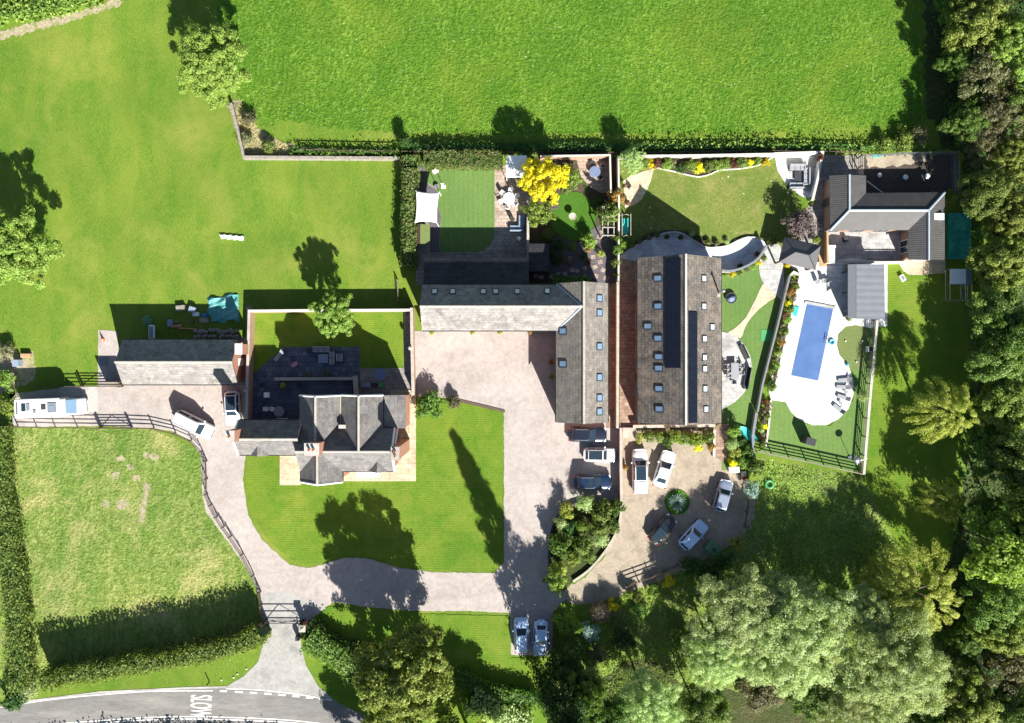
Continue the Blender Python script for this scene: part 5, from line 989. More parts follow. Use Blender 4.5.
for x,y in ((845,341),(862,341),(856,362)): MB().lathe([(.01,0),(.07,.04),(.09,.1),(.07,.16),(.01,.19)],10,x=P(x,y)[0],y=P(x,y)[1],z=.075).solo('golf_ball','white_paint',{845:'small white ball left on the putting green',862:'small white ball at the right of the putting green',856:'small white ball at the bottom of the putting green'}[x],'ball')
q=P(808.7,441,1.0); MB().box(q[0],q[1],.06,1.15,.85,1.75,-.3).solo('storage_cabinet','charcoal','tall black storage cabinet on the turf below the pool circle','cabinet',bevel=.03)
q=P(849.5,457.5); rt=thing('patio_heater','grey patio heater with round top in the corner of the pool lawn','patio heater',(q[0],q[1],.06)); MB().lathe([(.25,0),(.25,.1),(.05,.12)],16).build('base','steel',rt); MB().tube((0,0,.1),(0,0,2.2),.035).build('pole','steel',rt); MB().lathe([(.42,0),(.42,.03),(.1,.16)],20,z=2.2).build('reflector','steel',rt,smooth=True)
q=P(856,460); rt=thing('folded_trampette','small folded metal frame lying at the corner of the pool lawn','frame',(q[0],q[1],.06)); m=MB(); m.torus(0,0,.3,.42,.03); m.build('hoop','steel',rt); MB().tube((-.4,0,.0),(-.4,0,.3),.03).tube((.4,0,0),(.4,0,.3),.03).tube((.4,0,.3),(1.1,.25,.5),.03).build('frame','steel',rt)
def pot(px,py,label,r_=.25,mat='clay_pot',h=.45,plant=None):
    q=P(px,py,h); rt=thing('plant_pot',label,'plant pot',(q[0],q[1],.06)); MB().lathe([(r_*.7,0),(r_,h-.05),(r_+.03,h-.05),(r_+.03,h),(r_-.04,h),(r_-.05,h-.1)],18).build('pot',mat,rt,smooth=False)
    if plant:
        rr=np.random.default_rng(int(px*3+py)); n_=260; d=rr.normal(size=(n_,3)); d/=np.linalg.norm(d,axis=1,keepdims=True); leaf_object('plant',d*rr.uniform(.5,1,(n_,1))*r_*1.5+np.array([0,0,h+r_*.8]),d+np.array([0,0,.6]),rr.uniform(.08,.18,n_),.6,plant,rt)
    return rt
for x,y,l,p_ in ((432,332.5,'yellow-flowering pot, first along the courtyard front of the barn','leaf_golden'),(472.5,332.3,'yellow-flowering pot, second along the courtyard front of the barn','leaf_golden'),(500,332,'green pot plant, third along the courtyard front of the barn','leaf_golden'),(530,332,'orange-tinged pot, last along the courtyard front of the barn','leaf_orange'),
 (551,362,'red-orange pot plant beside the upper west window of the barn','leaf_orange'),(551,376.5,'green pot plant beside the lower west door of the barn','leaf_golden'),(848.5,319,'green plant in a dark pot at the pool house corner','leaf_hedge'),(849,268,'bright green plant pot at the top corner of the pool house','leaf_light'),(787,265,'yellow flower pot under the pavilion eave','leaf_yellow'),
 (627,203,'round pot of red flowers at the corner of the sandstone patio','leaf_redshrub'),(666.5,237,'small dark shrub pot left of the terrace step','leaf_dark'),(680.5,237.5,'small dark shrub pot right of the terrace step','leaf_dark'),(739.5,266,'dark leafy pot on the curved terrace','leaf_dark'),(757,254,'reddish pot plant at the end of the curved terrace','leaf_redshrub'),(718,424,'pink flower pot at the right corner of the solar barn','leaf_pinkfl'),(625,467,'orange flower pot on the brick wall end beside the pickup','leaf_orange')): pot(x,y,l,.22,'clay_pot',.4,p_)
q=P(572.5,216.5,.8); MB().lathe([(.28,0),(.28,.08),(.1,.15),(.09,.6),(.14,.68),(.42,.78),(.44,.86),(.38,.86),(.3,.8)],24,x=q[0],y=q[1],z=.07).solo('bird_bath','coping_stone','round stone bird bath in the middle of the circular lawn','bird bath')
q=P(631,188,.6); MB().lathe([(.2,0),(.26,.3),(.2,.6),(.1,.7),(.12,.8)],18,x=q[0],y=q[1],z=.07).solo('stone_urn','coping_stone','pale stone urn standing on the sandstone patio','urn')
q=P(731,298,.3); rt=thing('round_garden_swing','round dark basket seat lying on the side turf','basket seat',(q[0],q[1],.05)); MB().torus(0,0,.35,.6,.06,32,8).build('rim','charcoal',rt); MB().lathe([(.02,.12),(.35,.16),(.58,.33)],24).build('seat','slate_table',rt,smooth=True)
q=P(508,0); 
q=P(519,239,1); rt=thing('kettle_barbecue','round pale kettle barbecue on a stand by the patio wall','barbecue',(q[0],q[1],.03)); MB().lathe([(.05,0),(.26,.12),(.31,.26),(.31,.3),(.24,.44),(.05,.5)],20,z=.6).build('bowl','steel',rt,smooth=True)
for a in (0,2.1,4.2): MB().tube((.3*math.cos(a),.3*math.sin(a),0),(.12*math.cos(a),.12*math.sin(a),.68),.02).build('leg','steel',rt)
q=P(443.5,187); rt=thing('basketball_stand','slim white post with small head standing on the artificial lawn','post',(q[0],q[1],.06)); MB().box(0,0,0,.5,.4,.12).build('base','white_paint',rt); MB().tube((0,0,.1),(0,0,1.5),.035).build('pole','white_paint',rt); MB().box(0,.05,1.35,.4,.05,.3).build('panel','white_paint',rt)
table(435.5,171,'small white round table at the hedge corner of the artificial lawn',.36,'white_paint',.6)
table(436.5,186.5,'low curved grey side table at the turf edge near the sail',.3,'grey_paint',.4)
rt=thing('garden_swing_seat','swinging garden seat with pale frame and teal cushion','swing seat',P(623.5,227)); 
for x in (-.55,.75):
    for y in (-1.2,1.2): MB().tube((x,y*1.1,0),(.1,y,1.8),.04).build('leg','coping_stone',rt)
for x in (-.4,.6): MB().tube((x,-1.25,1.8),(x,1.25,1.8),.045).build('top_rail','coping_stone',rt)
MB().box(.1,0,.5,.55,1.8,.1).build('seat','teal_plastic',rt); MB().box(.38,0,.55,.1,1.8,.5).build('backrest','teal_plastic',rt)
q=P(713.7,549.5,1.1); rt=thing('oil_tank','green plastic oil tank at the lower edge of the car park','tank',(q[0],q[1],0),R(-40)); MB().box(0,0,.15,1.9,1.35,1.15).build('tank','green_tarp',rt,bevel=.25); MB().lathe([(.2,0),(.2,.08),(.02,.1)],14,z=1.3).build('filler_cap','charcoal',rt)
MB().torus(P(769,484)[0],P(769,484)[1],.18,.42,.16).solo('tyre_planter','green_plastic','green painted tyre lying in the rough grass below the pool garden','tyre')
for x,y,mt,l in ((731.5,469.5,'polycarbonate','white storage tub left of the pair of bins at the car park edge'),(736.8,469.5,'polycarbonate','white storage tub right of the pair at the car park edge'),(743.5,474,'charcoal','dark wheelie bin beside the white tubs at the car park edge')):
    q=P(x,y,.8); rt=thing('storage_bin',l,'bin',(q[0],q[1],0),.1); MB().box(0,0,0,.5,.55,.8,top=1.1).build('body',mt,rt); MB().box(0,0,.8,.6,.65,.07).build('lid',mt,rt,bevel=.02)
q=P(744.5,477.5,.3); MB().box(q[0],q[1],0,.4,.4,.3).solo('red_crate','red_flower','small red crate next to the dark wheelie bin','crate')
# teal hammock net draped on the side turf
m=MB(); n_=14; vs=[];
for i in range(n_+1):
    t_=i/n_; x=733+(757-733)*t_; y=428.5+(440-428.5)*t_**1.3; w_=1.0*math.sin(math.pi*min(1,max(.04,t_)))+.25
    q=P(x,y,.5); z=.25+.5*abs(2*t_-1)**2
    for s_ in (-1,0,1): vs.append((q[0]-s_*w_*.25,q[1]-s_*w_*.5,z-.1*(1-abs(s_))))
fs=[(i*3+j,i*3+j+1,i*3+j+4,i*3+j+3) for i in range(n_) for j in range(2)]
o=m.add(vs,fs).solo('hammock','teal_plastic','teal hammock slung between the barn corner and the flower strip','hammock'); so_=o.modifiers.new('s','SOLIDIFY'); so_.thickness=.02
q=P(725,438); MB().tube((0,0,0),(0,0,1.4),.05).solo('hammock_post','dark_timber','short dark post holding the barn end of the teal hammock','post').location=(q[0]+.4,q[1]+.9,0)
rt=thing('play_target','square teal play mat on the side turf','mat',P(766,335.5)); MB().box(0,0,.055,1.25,1.3,.03,-.1).build('mat','green_plastic',rt)
# courtyard things
q=P(831.8,253,1.0); rt=thing('log_store','white-topped low store in the corner of the outbuilding courtyard','store',(q[0],q[1],.06)); MB().box(0,0,0,.8,1.7,1.0).build('body','dark_timber',rt); MB().box(0,0,1.0,.86,1.8,.06).build('lid','white_paint',rt)
q=P(846,239,.5); MB().box(q[0],q[1],.06,.5,.6,.5,.2).solo('black_stool','charcoal','black cube stool in the outbuilding courtyard','stool',bevel=.03)
for x,y,l,rr in ((880,175,'round pale feeder, left of three in the mulch run',.26),(906,177,'round blue-grey feeder, middle of three in the mulch run',.32),(928,176,'round pale feeder, right of three in the mulch run',.32)):
    q=P(x,y,.6); rt=thing('feeder',l,'feeder',(q[0],q[1],.05)); MB().lathe([(rr*.7,0),(rr*.8,.45)],18).build('bin','steel',rt); MB().lathe([(rr,0),(rr*.95,.06),(.03,.16)],18,z=.45).build('lid','polycarbonate',rt)
q=P(890,213.5); MB().box(P(877,156)[0],P(877,156)[1],.06,1.1,.35,.05,.1).solo('blue_board','teal_plastic','pale teal board lying at the top of the mulch run','board')
a,b_=Q(867,181,1.2),Q(883,193,.4); MB().tube(a,b_,.06,n=4).solo('white_ramp','white_paint','white sloping plank against the outbuilding in the mulch run','plank')
q=P(902.5,278,.3); rt=thing('salt_lick_box','small white box on the lawn below the sandstone patio','box',(q[0],q[1],.03),.5); MB().box(0,0,0,.5,.75,.4).build('box','white_paint',rt,bevel=.03); MB().box(0,0,.4,.34,.5,.02).build('lid','grey_paint',rt)
q=P(871,349,.9); rt=thing('wall_planter','pale blue-white planter box at the right fence of the putting green','planter',(q[0],q[1],.06)); MB().box(0,0,0,.6,.65,.85).build('box','polycarbonate',rt,bevel=.03); MB().box(0,0,.852,.5,.55,.02).build('soil','soil',rt)
q=P(832,238,.4)
# left side odds and ends
q=P(103.3,339.5); rt=thing('traffic_cone','orange and white traffic cone beside the garage path','cone',(q[0],q[1],.02)); MB().box(0,0,0,.4,.4,.04).build('base','orange_plastic',rt); MB().lathe([(.16,0),(.035,.72),(.03,.74)],16,z=.04).build('cone','orange_plastic',rt,smooth=True); MB().lathe([(.124,0),(.094,.17)],16,z=.26).build('band','white_paint',rt)
q=P(151.7,332,.4); rt=thing('bath_tub','old white bath tub standing behind the garage','bath',(q[0],q[1],.02)); MB().box(0,0,.1,.72,1.65,.48).build('tub','white_paint',rt,bevel=.18); MB().box(0,0,.5,.52,1.4,.085).build('basin','blue_fabric',rt,bevel=.03)
q=P(146.5,320.5,.3); m=MB(); rr=random.Random(3); 
m.lathe([(.55,0),(.62,.2),(.4,.42),(.1,.5)],11,x=q[0],y=q[1]); m.v=[(v[0]+rr.uniform(-.12,.12),v[1]+rr.uniform(-.1,.1),v[2]) for v in m.v]; m.solo('net_heap','green_tarp','crumpled green netting heap near the bath tub','netting')
n_=22; vs=[]; outl=lambda u: 0
cs=[P(207,299),P(238.5,293),P(239.5,320),P(211,323)]
for i in range(n_+1):
    for j in range(n_+1):
        u,v=i/n_,j/n_; q=[(cs[0][a]*(1-u)+cs[1][a]*u)*(1-v)+(cs[3][a]*(1-u)+cs[2][a]*u)*v for a in range(2)]; e_=min(u,1-u,v,1-v)
        vs.append((q[0]+.2*math.sin(v*9)*(1 if u<.02 else .1)+rr.uniform(-.03,.03),q[1]+.18*math.sin(u*11)*(1 if v<.02 or v>.98 else .1),.06+(.18*math.sin(u*7+v*3)**2+.12*math.sin(v*11+u*5)**2+rr.uniform(0,.06))*(1 if e_>.03 else .15)))
o=MB().add(vs,[(i*(n_+1)+j,i*(n_+1)+j+1,(i+1)*(n_+1)+j+1,(i+1)*(n_+1)+j) for i in range(n_) for j in range(n_)]).solo('tarpaulin','teal_tarp','crumpled teal tarpaulin spread on the grass behind the garage','tarpaulin')
for (x,y,a,b_,c_,mt,l,rz) in ((180,308,1.1,.7,.5,'stone_rubble','grey speckled crate pile behind the garage',.1),(191.5,309.5,.8,.75,.6,'blue_fabric','blue-white open box on the junk heap behind the garage',-.3),(195.5,314,.75,.5,.35,'polycarbonate','white tray in front of the blue-white box',0),(169.5,323,.6,.9,.5,'blue_fabric','pale blue rounded barrow tub near the junk heap',0),(175.5,321.5,.8,.15,.12,'oak_timber','single light timber plank by the pale blue tub',.0),(204,315,.45,.4,.5,'blue_plastic','small bright blue tub beside the tarpaulin',0),(203.5,320,1.0,.7,.35,'stone_rubble','grey stone slab stack left of the tarpaulin',0),(176,326,1.3,.35,.2,'clay_pot','row of red bricks lying behind the garage',.1),(187,328.5,2.2,.2,.2,'clay_pot','long reddish timber lying behind the garage',-.05),(191,321,.5,.5,.3,'putting_turf','small green sack on the junk heap',.3),(15,363,.75,.85,1.0,'blue_fabric','pale teal water tank at the left edge scrub',.0),(25,355.5,1.2,.5,.5,'oak_timber','weathered timber pallet at the corner of the scrub',0)):
    q=P(x,y,c_); MB().box(q[0],q[1],.02,a,b_,c_,rz,top=.93).solo('junk_'+mt.split('_')[-1] if False else {'stone_rubble':'rubble_pile','blue_fabric':'plastic_tub','polycarbonate':'plastic_tray','oak_timber':'timber_stack','blue_plastic':'plastic_tub','clay_pot':'brick_row','putting_turf':'green_sack'}[mt],mt,l,'stack' if 'stack' in l or 'pile' in l else 'tub' if 'tub' in l or 'tank' in l else 'oddment',bevel=.04)
kk=0
for i in range(26):
    x=196+((i*7)%13)*3.4+rr.uniform(-1,1); y=331+(i//13)*5.2+rr.uniform(-1,1); q=P(x,y,.25); s_=rr.uniform(.22,.34)
    m=MB().lathe([(s_*.7,0),(s_,.12),(s_*.9,.3),(s_*.4,.42)],7,x=q[0],y=q[1],z=.01); m.v=[(v[0]+rr.uniform(-.05,.05),v[1]+rr.uniform(-.05,.05),v[2]) for v in m.v]
    m.solo('stacked_stone','stone_rubble','dark rough stone in the shaded heap behind the garage','stone','stones heaped behind the garage')
# white agility hurdle on the left lawn
q=P(232.5,237.5); rt=thing('jump_hurdle','low white zigzag jump hurdle lying alone on the big left lawn','hurdle',(q[0],q[1],.01),R(-5))
for i in range(4): MB().box(-1.05+i*.7,0,0,.55,.5,.22,.2).build('panel','white_paint' if i else 'polycarbonate',rt,bevel=.03)
MB().box(0,.1,.22,2.9,.08,.06).build('rail','white_paint',rt)
# small garden items beside cottage
CB.at(P(262,385,.5)[:2]+(0,),R(30),'dark folding chair at the left edge of the raised deck')
q=P(266.3,395,.9); MB().box(q[0],q[1],.36,.6,.6,.55).solo('white_cube','white_paint','white square side table on the raised deck','side table',bevel=.02)
q=P(283,385,.4); pot(283.5,385,'yellow flowering pot on the edge of the raised deck',.24,'yellow_plastic',.5,'leaf_golden')
pot(308,374.5,'white flowering pot on the slate patio by the retaining wall',.25,'clay_pot',.4,'leaf_pinkfl'); pot(326,373.5,'white flowering trough in the middle of the slate patio',.3,'charcoal',.4,'leaf_pinkfl')
LR.at(P(278,356.5,.4)[:2]+(0,),R(50),'pale grey sun lounger at the corner of the slate patio'); CB.at(P(308.5,351,.5)[:2]+(0,),R(200),'black round-backed chair left of the grey garden sofa')
q=P(294.5,364.5,.3); MB().box(q[0],q[1],.07,.75,.45,.3,.6).solo('pink_crate','pink_plastic','small pink box on the slate patio','box',bevel=.03)
q=P(244.5,391,.8); rt=thing('garden_ornament','small white ornament standing beside the left garden wall','ornament',(q[0],q[1],.02)); MB().lathe([(.12,0),(.16,.3),(.08,.5),(.13,.62),(.05,.75)],12).build('figure','white_paint',rt,smooth=True)
for x,l in ((363,'left blue-grey recycling box behind the cottage'),(368,'second blue-grey recycling box behind the cottage'),(373.5,'black recycling box behind the cottage'),(381,'green recycling box behind the cottage')):
    q=P(x,385,.5); rt=thing('recycling_box',l,'box',(q[0],q[1],.05),0,'recycling boxes behind the cottage'); mt={363:'blue_fabric',368:'blue_fabric',373.5:'charcoal',381:'green_plastic'}[x]; MB().box(0,0,0,.5,.42,.42,top=1.1).build('box',mt,rt); MB().box(0,0,.42,.58,.5,.04).build('lid',mt,rt)
MB().lathe([(.2,0),(.25,.25),(.15,.45)],12,x=P(410,348,2.2)[0],y=P(0,348,2.2)[1],z=1.9).solo('wall_urn','coping_stone','small pale urn on top of the right garden wall','urn')
for x,y,l in ((221,680.5,'leftmost of the small white edging stones on the entrance verge'),(233,678,'second small white edging stone on the entrance verge'),(237,674.5,'third small white edging stone on the entrance verge'),(246,669.5,'last small white edging stone nearest the gate')):
    q=P(x,y,.2); MB().lathe([(.09,0),(.1,.06),(.06,.14)],8,x=q[0],y=q[1]).solo('verge_stone','white_paint',l,'stone','white stones on the verge')
q=P(209.5,682); MB().box(q[0],q[1],0,.1,.1,.9).solo('marker_post','black_paint','short black marker post on the roadside verge','post')
q=P(297,639,1); MB().box(q[0],q[1],0,.45,.5,1.0).solo('post_box','charcoal','dark box behind the right gate pier','post box',bevel=.03)
# ================================================================ HEDGES
hedge('clipped_hedge',[(424,158.5),(464,158.3),(502,158.5)],1.75,1.8,'leaf_flower','wide clipped hedge flecked with pink along the top of the artificial lawn',.2,90,flat=True)
hedge('clipped_hedge',[(409.5,155),(410,165)],1.7,1.9,'leaf_flower','stub of clipped hedge at the corner left of the wide flecked hedge',.2,90)
hedge('tall_hedge',[(409.5,168),(409,205),(407.5,265)],1.5,2.4,'leaf_flower','tall irregular hedge down the left side of the artificial lawn garden',.26,75)
hedge('roadside_hedge',cr([(36,684),(80,677),(130,668),(180,660),(220,652),(250,642),(258,636)],False,20),1.5,3.9,'leaf_hedge','tall roadside hedge along the bottom of the paddock',.25,75,rag=.25)
hedge('boundary_hedge',[(-7,428),(-5,480),(3,540),(10,590),(15,645),(16,692)],1.7,2.3,'leaf_hedge','overgrown hedge down the left side of the paddock',.26,75,rag=.28)
hedge('roadside_hedge',cr([(307,640),(330,655),(350,668),(372,690),(400,702)],False,20),2.4,2.2,'leaf_hedge','bushy roadside hedge right of the entrance gate',.25,75,rag=.25)
hedge('lawn_hedge',cr([(308,626),(325,640),(350,652),(375,660)],False,15),1.6,1.5,'leaf_dark','low dark hedge between the entrance gate and lower lawn',.22,70)
hedge('lawn_hedge',cr([(455,678),(480,690),(510,698),(535,703)],False,15),1.5,1.8,'leaf_broad','clipped hedge along the foot of the lower lawn',.24,65)
hedge('roadside_hedge',cr([(470,702),(500,716),(530,728)],False,15),2.2,2.4,'leaf_willow','grey-green bushy hedge outside the lower lawn by the road',.3,50,rag=.25)
hedge('far_road_hedge',cr([(-30,786),(60,772),(160,766),(260,770),(330,782),(420,815)],False,25),1.8,2.6,'leaf_broad','hedge on the far side of the road, casting its shadow across the lane',.34,34,rag=.3)
hedge('pasture_hedge',[(290,151),(330,152.5),(398,152)],.45,.7,'leaf_broad','thin low hedge above the long low stone wall',.24,60,rag=.25)
hedge('pasture_hedge',[(402,146),(500,147),(640,147.5)],.8,.9,'leaf_dark','low dark hedge along the pasture behind the middle gardens',.24,60,rag=.22)
hedge('pasture_hedge',[(642,146.5),(760,145.5),(860,146.5),(925,146)],.8,.8,'leaf_bramble','low scrubby hedge along the pasture behind the flower border',.24,34,rag=.3)
hedge('field_hedge',[(-30,10),(20,6),(60,-2),(95,-12)],1.7,1.6,'leaf_bramble','dark field hedge at the top left corner beyond the dirt track',.34,45,rag=.35)
hedge('flower_border',[(553,280),(575,281),(590,281)],.9,.6,'leaf_bramble','low green planting along the north wall of the barn wing',.2,80,cat='planting')
# ================================================================ TREES
T={}
def mk(k,*a,**kw): T[k]=make_tree(*a,**kw)
mk('ash','ash_tree',11,4.3,9.5,'leaf_ash',190,.6,170,.25,.5,Rz=2.9)
mk('broad','broadleaf_tree',12,4.5,10,'leaf_broad',170,.8,150,.28,.7,Rz=3.4)
mk('broad2','broadleaf_tree',22,4.2,9,'leaf_hedge',140,.85,150,.27,.7,Rz=3.2)
mk('olive','broadleaf_tree',52,4.4,10,'leaf_olive',260,.65,150,.26,.6,Rz=4.0,low=-.9)
mk('oak','oak_tree',13,4.8,11,'leaf_oak',70,1.35,170,.42,.8,Rz=3.6)
mk('willow','willow_tree',14,5.5,11,'leaf_willow',480,.62,120,.24,.32,Rz=3.6,droop=0)
mk('willow2','willow_tree',24,5.0,10,'leaf_willow',380,.6,120,.24,.34,Rz=3.2,droop=0)
mk('golden','weeping_willow_tree',15,3.8,9,'leaf_golden',150,.7,150,.30,.22,Rz=3.0,droop=1.6)
mk('yellow','golden_tree',16,2.7,6.3,'leaf_yellow',150,.45,80,.22,.7,Rz=2.0)
mk('small','apple_tree',17,2.4,5.2,'leaf_light',50,.55,90,.26,.6,Rz=1.7)
mk('scrub','hawthorn_tree',18,3.6,6.5,'leaf_brown',90,.8,130,.30,.5,Rz=2.4)
mk('conifer','conifer_tree',19,4.0,24,'leaf_conifer',230,1.0,110,.38,.5,Rz=11.0,cone=True,trad=.35)
0 and mk('poplar','slim_conifer_tree',20,1.6,9,'leaf_conifer',60,.5,80,.26,.5,Rz=4.2,cone=True,trad=.15)
W='woodland trees along the right boundary'; B='trees at the foot of the plot'
rows=[('ash',212,62,37,'pale yellow-green ash tree at the top of the left lawn boundary',None,7.6),
('ash',12,250,40,'pale ash tree cut off by the left edge beside the big lawn',None,7.8),
('ash',334,314,22,'small leafy tree growing over the far wall of the cottage garden',None,6.3),
('yellow',543,179,23,'bright golden-yellow tree in the middle garden',None,6.8),
('small',537,214,15,'light green tree directly below the golden-yellow tree',None,4.0),
('small',572,177,10,'small yellow-green tree right of the golden-yellow tree',None,3.0),
('willow2',632,160,12,'loose grey-green olive-like tree at the left end of the flower border',None,4.4),
('olive',402,682,52,'large roadside tree overhanging the lower lawn hedge',None,13.5),
('conifer',566,714,31,'very tall dark conifer at the bottom edge beside the lower lawn',None,22),
('broad',470,760,40,'dark tree just below the bottom edge behind the lower lawn',None,9),
('broad',395,800,44,'broad tree below the bottom edge across from the lower lawn',None,10),
('golden',943,411,28,'golden weeping willow alone on the shaded right lawn',None,8.6),
('golden',943,500,19,'smaller golden willow half in shade below the first one',None,6.5),
('golden',915,592,42,'largest golden-green willow at the bottom of the right lawn',None,8.5),
('golden',884,585,24,'young golden-green willow left of the largest golden one',None,5),
('willow',745,618,48,'silver-green willow, leftmost of the large group below the rough slope',B,8.5),
('willow',800,640,56,'largest silver-green willow in the middle of the bottom group',B,10),
('willow2',790,598,26,'small feathery willow crown rising above the bottom group',B,7.5),
('willow2',720,655,34,'rounded silver willow at the lower left of the bottom group',B,8),
('willow2',868,615,27,'feathery willow between the largest willow and the golden-green one',B,8.5),
('willow',893,668,52,'silver-green willow right of the biggest one at the bottom',B,11.5),
('willow2',850,705,34,'silver willow at the bottom edge between two larger willows',B,9),
('scrub',765,680,30,'brownish scrubby tree under the bottom willow group',B,6),
('broad',815,690,28,'dark green tree between the bottom willows',B,7),
('willow2',650,706,33,'pale grey-green tree at the bottom edge left of the willows',B,8.5),
('broad2',700,712,26,'fresh green tree at the bottom edge left of the willow group',B,7.5),
('broad',610,722,26,'dark tree at the bottom edge beside the conifer',B,8),
('broad',585,692,19,'dark green tree right of the very tall conifer',B,11),
('olive',978,22,34,'light green ash at the top of the right wood',W,10),
('ash',1020,45,32,'yellow-green ash in the top right corner',W,10),
('scrub',985,75,26,'brown-tinged hawthorn, uppermost in the right wood',W,8),
('scrub',1003,112,26,'brown-tinged hawthorn below the uppermost one in the right wood',W,7.5),
('broad2',1020,100,24,'mid green tree at the right edge beside the hawthorns',W,8),
('scrub',985,145,20,'small brown hawthorn just above the mulch run corner',W,6),
('broad',968,120,22,'dark shaded tree at the left fringe of the upper right wood',W,6),
('broad',958,60,18,'dark low tree at the left fringe beside the pasture',W,6),
('broad',962,5,24,'dark tree at the top fringe of the pasture',W,7.5),
('ash',1018,160,26,'straw-green tree at the right edge level with the mulch run',W,7),
('broad2',985,192,24,'dark round tree right of the mulch run',W,9),
('olive',1012,215,28,'mid green tree at the right edge level with the outbuilding',W,9),
('olive',1003.0,262,30,'green tree leaning over the teal covered tank',W,8.5),
('broad2',996.0,310,26,'dark tree right of the wire cage',W,7.5),
('broad',1018,335,28,'dark tree at the right edge below the wire cage',W,9),
('broad2',996.0,365,25,'dark green tree at the right edge above the leafy pair',W,7.5),
('olive',1008.0,405,32,'mid green tree level with the golden weeping willow',W,8),
('broad',990.0,448,24,'dark tree below and right of the golden weeping willow',W,6.5),
('broad2',1015,460,27,'leafy green tree at the right edge above the bright oak',W,10),
('oak',1003,545,37,'bright yellow-green oak, largest crown on the right edge',W,12),
('oak',1028,510,30,'bright oak cut off by the right edge above the largest oak',W,12),
('broad',983.0,515,20,'shaded tree left of the bright oaks',W,6),
('broad2',992,602,28,'dark green tree directly below the bright oak',W,9),
('olive',1000,628,26,'grey-green tree low on the right edge',W,9),
('scrub',1012,668,28,'brownish hawthorn low on the right edge',W,7.5),
('broad',965,640,18,'dark small tree in the gap right of the willows',W,5),
('olive',965,705,34,'yellow-green tree at the bottom of the right wood',W,8),
('broad2',1015,712,26,'mid green tree in the bottom right corner',W,8),
('broad',930,730,26,'dark tree at the bottom edge below the willows',W,7)]
for k,x,y,r_,l,g_,hh in rows: put(T[k],x,y,r_,l,g_,hh)
# ================================================================ SHRUBS
Sx={}
def ms(k,*a,**kw): Sx[k]=make_shrub(*a,**kw)
ms('round','round_shrub',31,1.0,1.3,'leaf_broad',26,70,.17)
ms('light','leafy_shrub',32,1.0,1.2,'leaf_light',24,70,.18)
ms('green','leafy_shrub',33,1.0,1.3,'leaf_hedge',24,75,.18)
ms('oakl','bushy_shrub',34,1.1,1.5,'leaf_oak',24,75,.2)
ms('ball','clipped_ball_shrub',35,.8,1.2,'leaf_hedge',30,80,.11,ball=True)
ms('limeball','clipped_ball_shrub',36,.7,1.0,'leaf_light',30,70,.10,ball=True)
ms('grey','grey_dome_shrub',37,1.3,1.6,'leaf_heather',40,80,.12,ball=True)
ms('spruce','blue_spruce_shrub',38,1.0,1.6,'leaf_spruce',26,70,.18,.35)
ms('purple','purple_smoke_bush',39,1.6,2.6,'leaf_purple',45,75,.18)
ms('orange','orange_shrub',40,1.0,1.6,'leaf_orange',24,70,.17)
ms('red','red_shrub',41,.8,1.0,'leaf_redshrub',18,60,.14)
ms('yellow','golden_shrub',42,.8,1.1,'leaf_yellow',20,65,.14)
ms('gold','golden_green_shrub',43,.9,1.2,'leaf_golden',22,65,.2,.3)
ms('dark','dark_shrub',44,1.1,1.5,'leaf_dark',26,75,.18)
ms('willowy','willowy_shrub',45,1.2,1.8,'leaf_willow',26,80,.22,.3)
ms('pink','flowering_plant',46,.5,.6,'leaf_pinkfl',12,40,.11)
ms('bramble','bramble_bush',47,1.4,1.4,'leaf_bramble',30,75,.22)
ms('brown','brown_scrub_bush',48,1.3,1.3,'leaf_brown',28,70,.2)
I='shrubs in the island bed'; 
for k,x,y,r_,l in (('limeball',431,406,0,''),):
    pass
put(Sx['round'],429,405,14.5,'large round bush on the lawn corner beside the terrace',None,2.2); put(Sx['brown'],453,402,8,'small brownish bush beside the large round bush',None,1.3)
for k,x,y,r_,hh,l in (('gold',566,510,9,2.4,'spiky golden-green shrub at the upper left tip of the island bed'),('willowy',586,503,11,2.6,'feathery shrub beside the dark blue car in the island bed'),('green',601,511,12,3.0,'large round green shrub at the upper right of the island bed'),('round',617,507,8,2,'small shrub at the top right corner of the island bed'),('limeball',581,527,6.5,1.7,'yellow-green ball shrub in the centre of the island bed'),
 ('dark',570,527,9,1.8,'dark shrub left of the yellow-green ball in the island bed'),('willowy',561,523,8,2,'grey-green shrub at the left edge of the island bed'),('green',598,526,10,2.2,'mid green shrub right of the yellow-green ball'),('round',613,526,8,1.6,'small round shrub at the right edge of the island bed'),('round',559,545,12,3,'large dark round shrub at the lower left of the island bed'),('green',582,545,10,2.4,'green shrub in the lower middle of the island bed'),
 ('willowy',601,540,9,1.8,'grey-green low shrub facing the car park in the island bed'),('light',573,558,8,1.6,'light green shrub near the bottom of the island bed'),('green',590,556,7,1.4,'small green shrub at the lower right of the island bed'),('gold',560,568,9,2,'golden-green shrub at the bottom of the island bed'),('ash',0,0,0,0,'')):
    if r_: put(Sx[k],x,y,r_,l,I,hh)
put(T['small'],556,582,12,'loose light green sapling at the bottom tip of the island bed',None,3.4)
G='shrubs in the flower border'
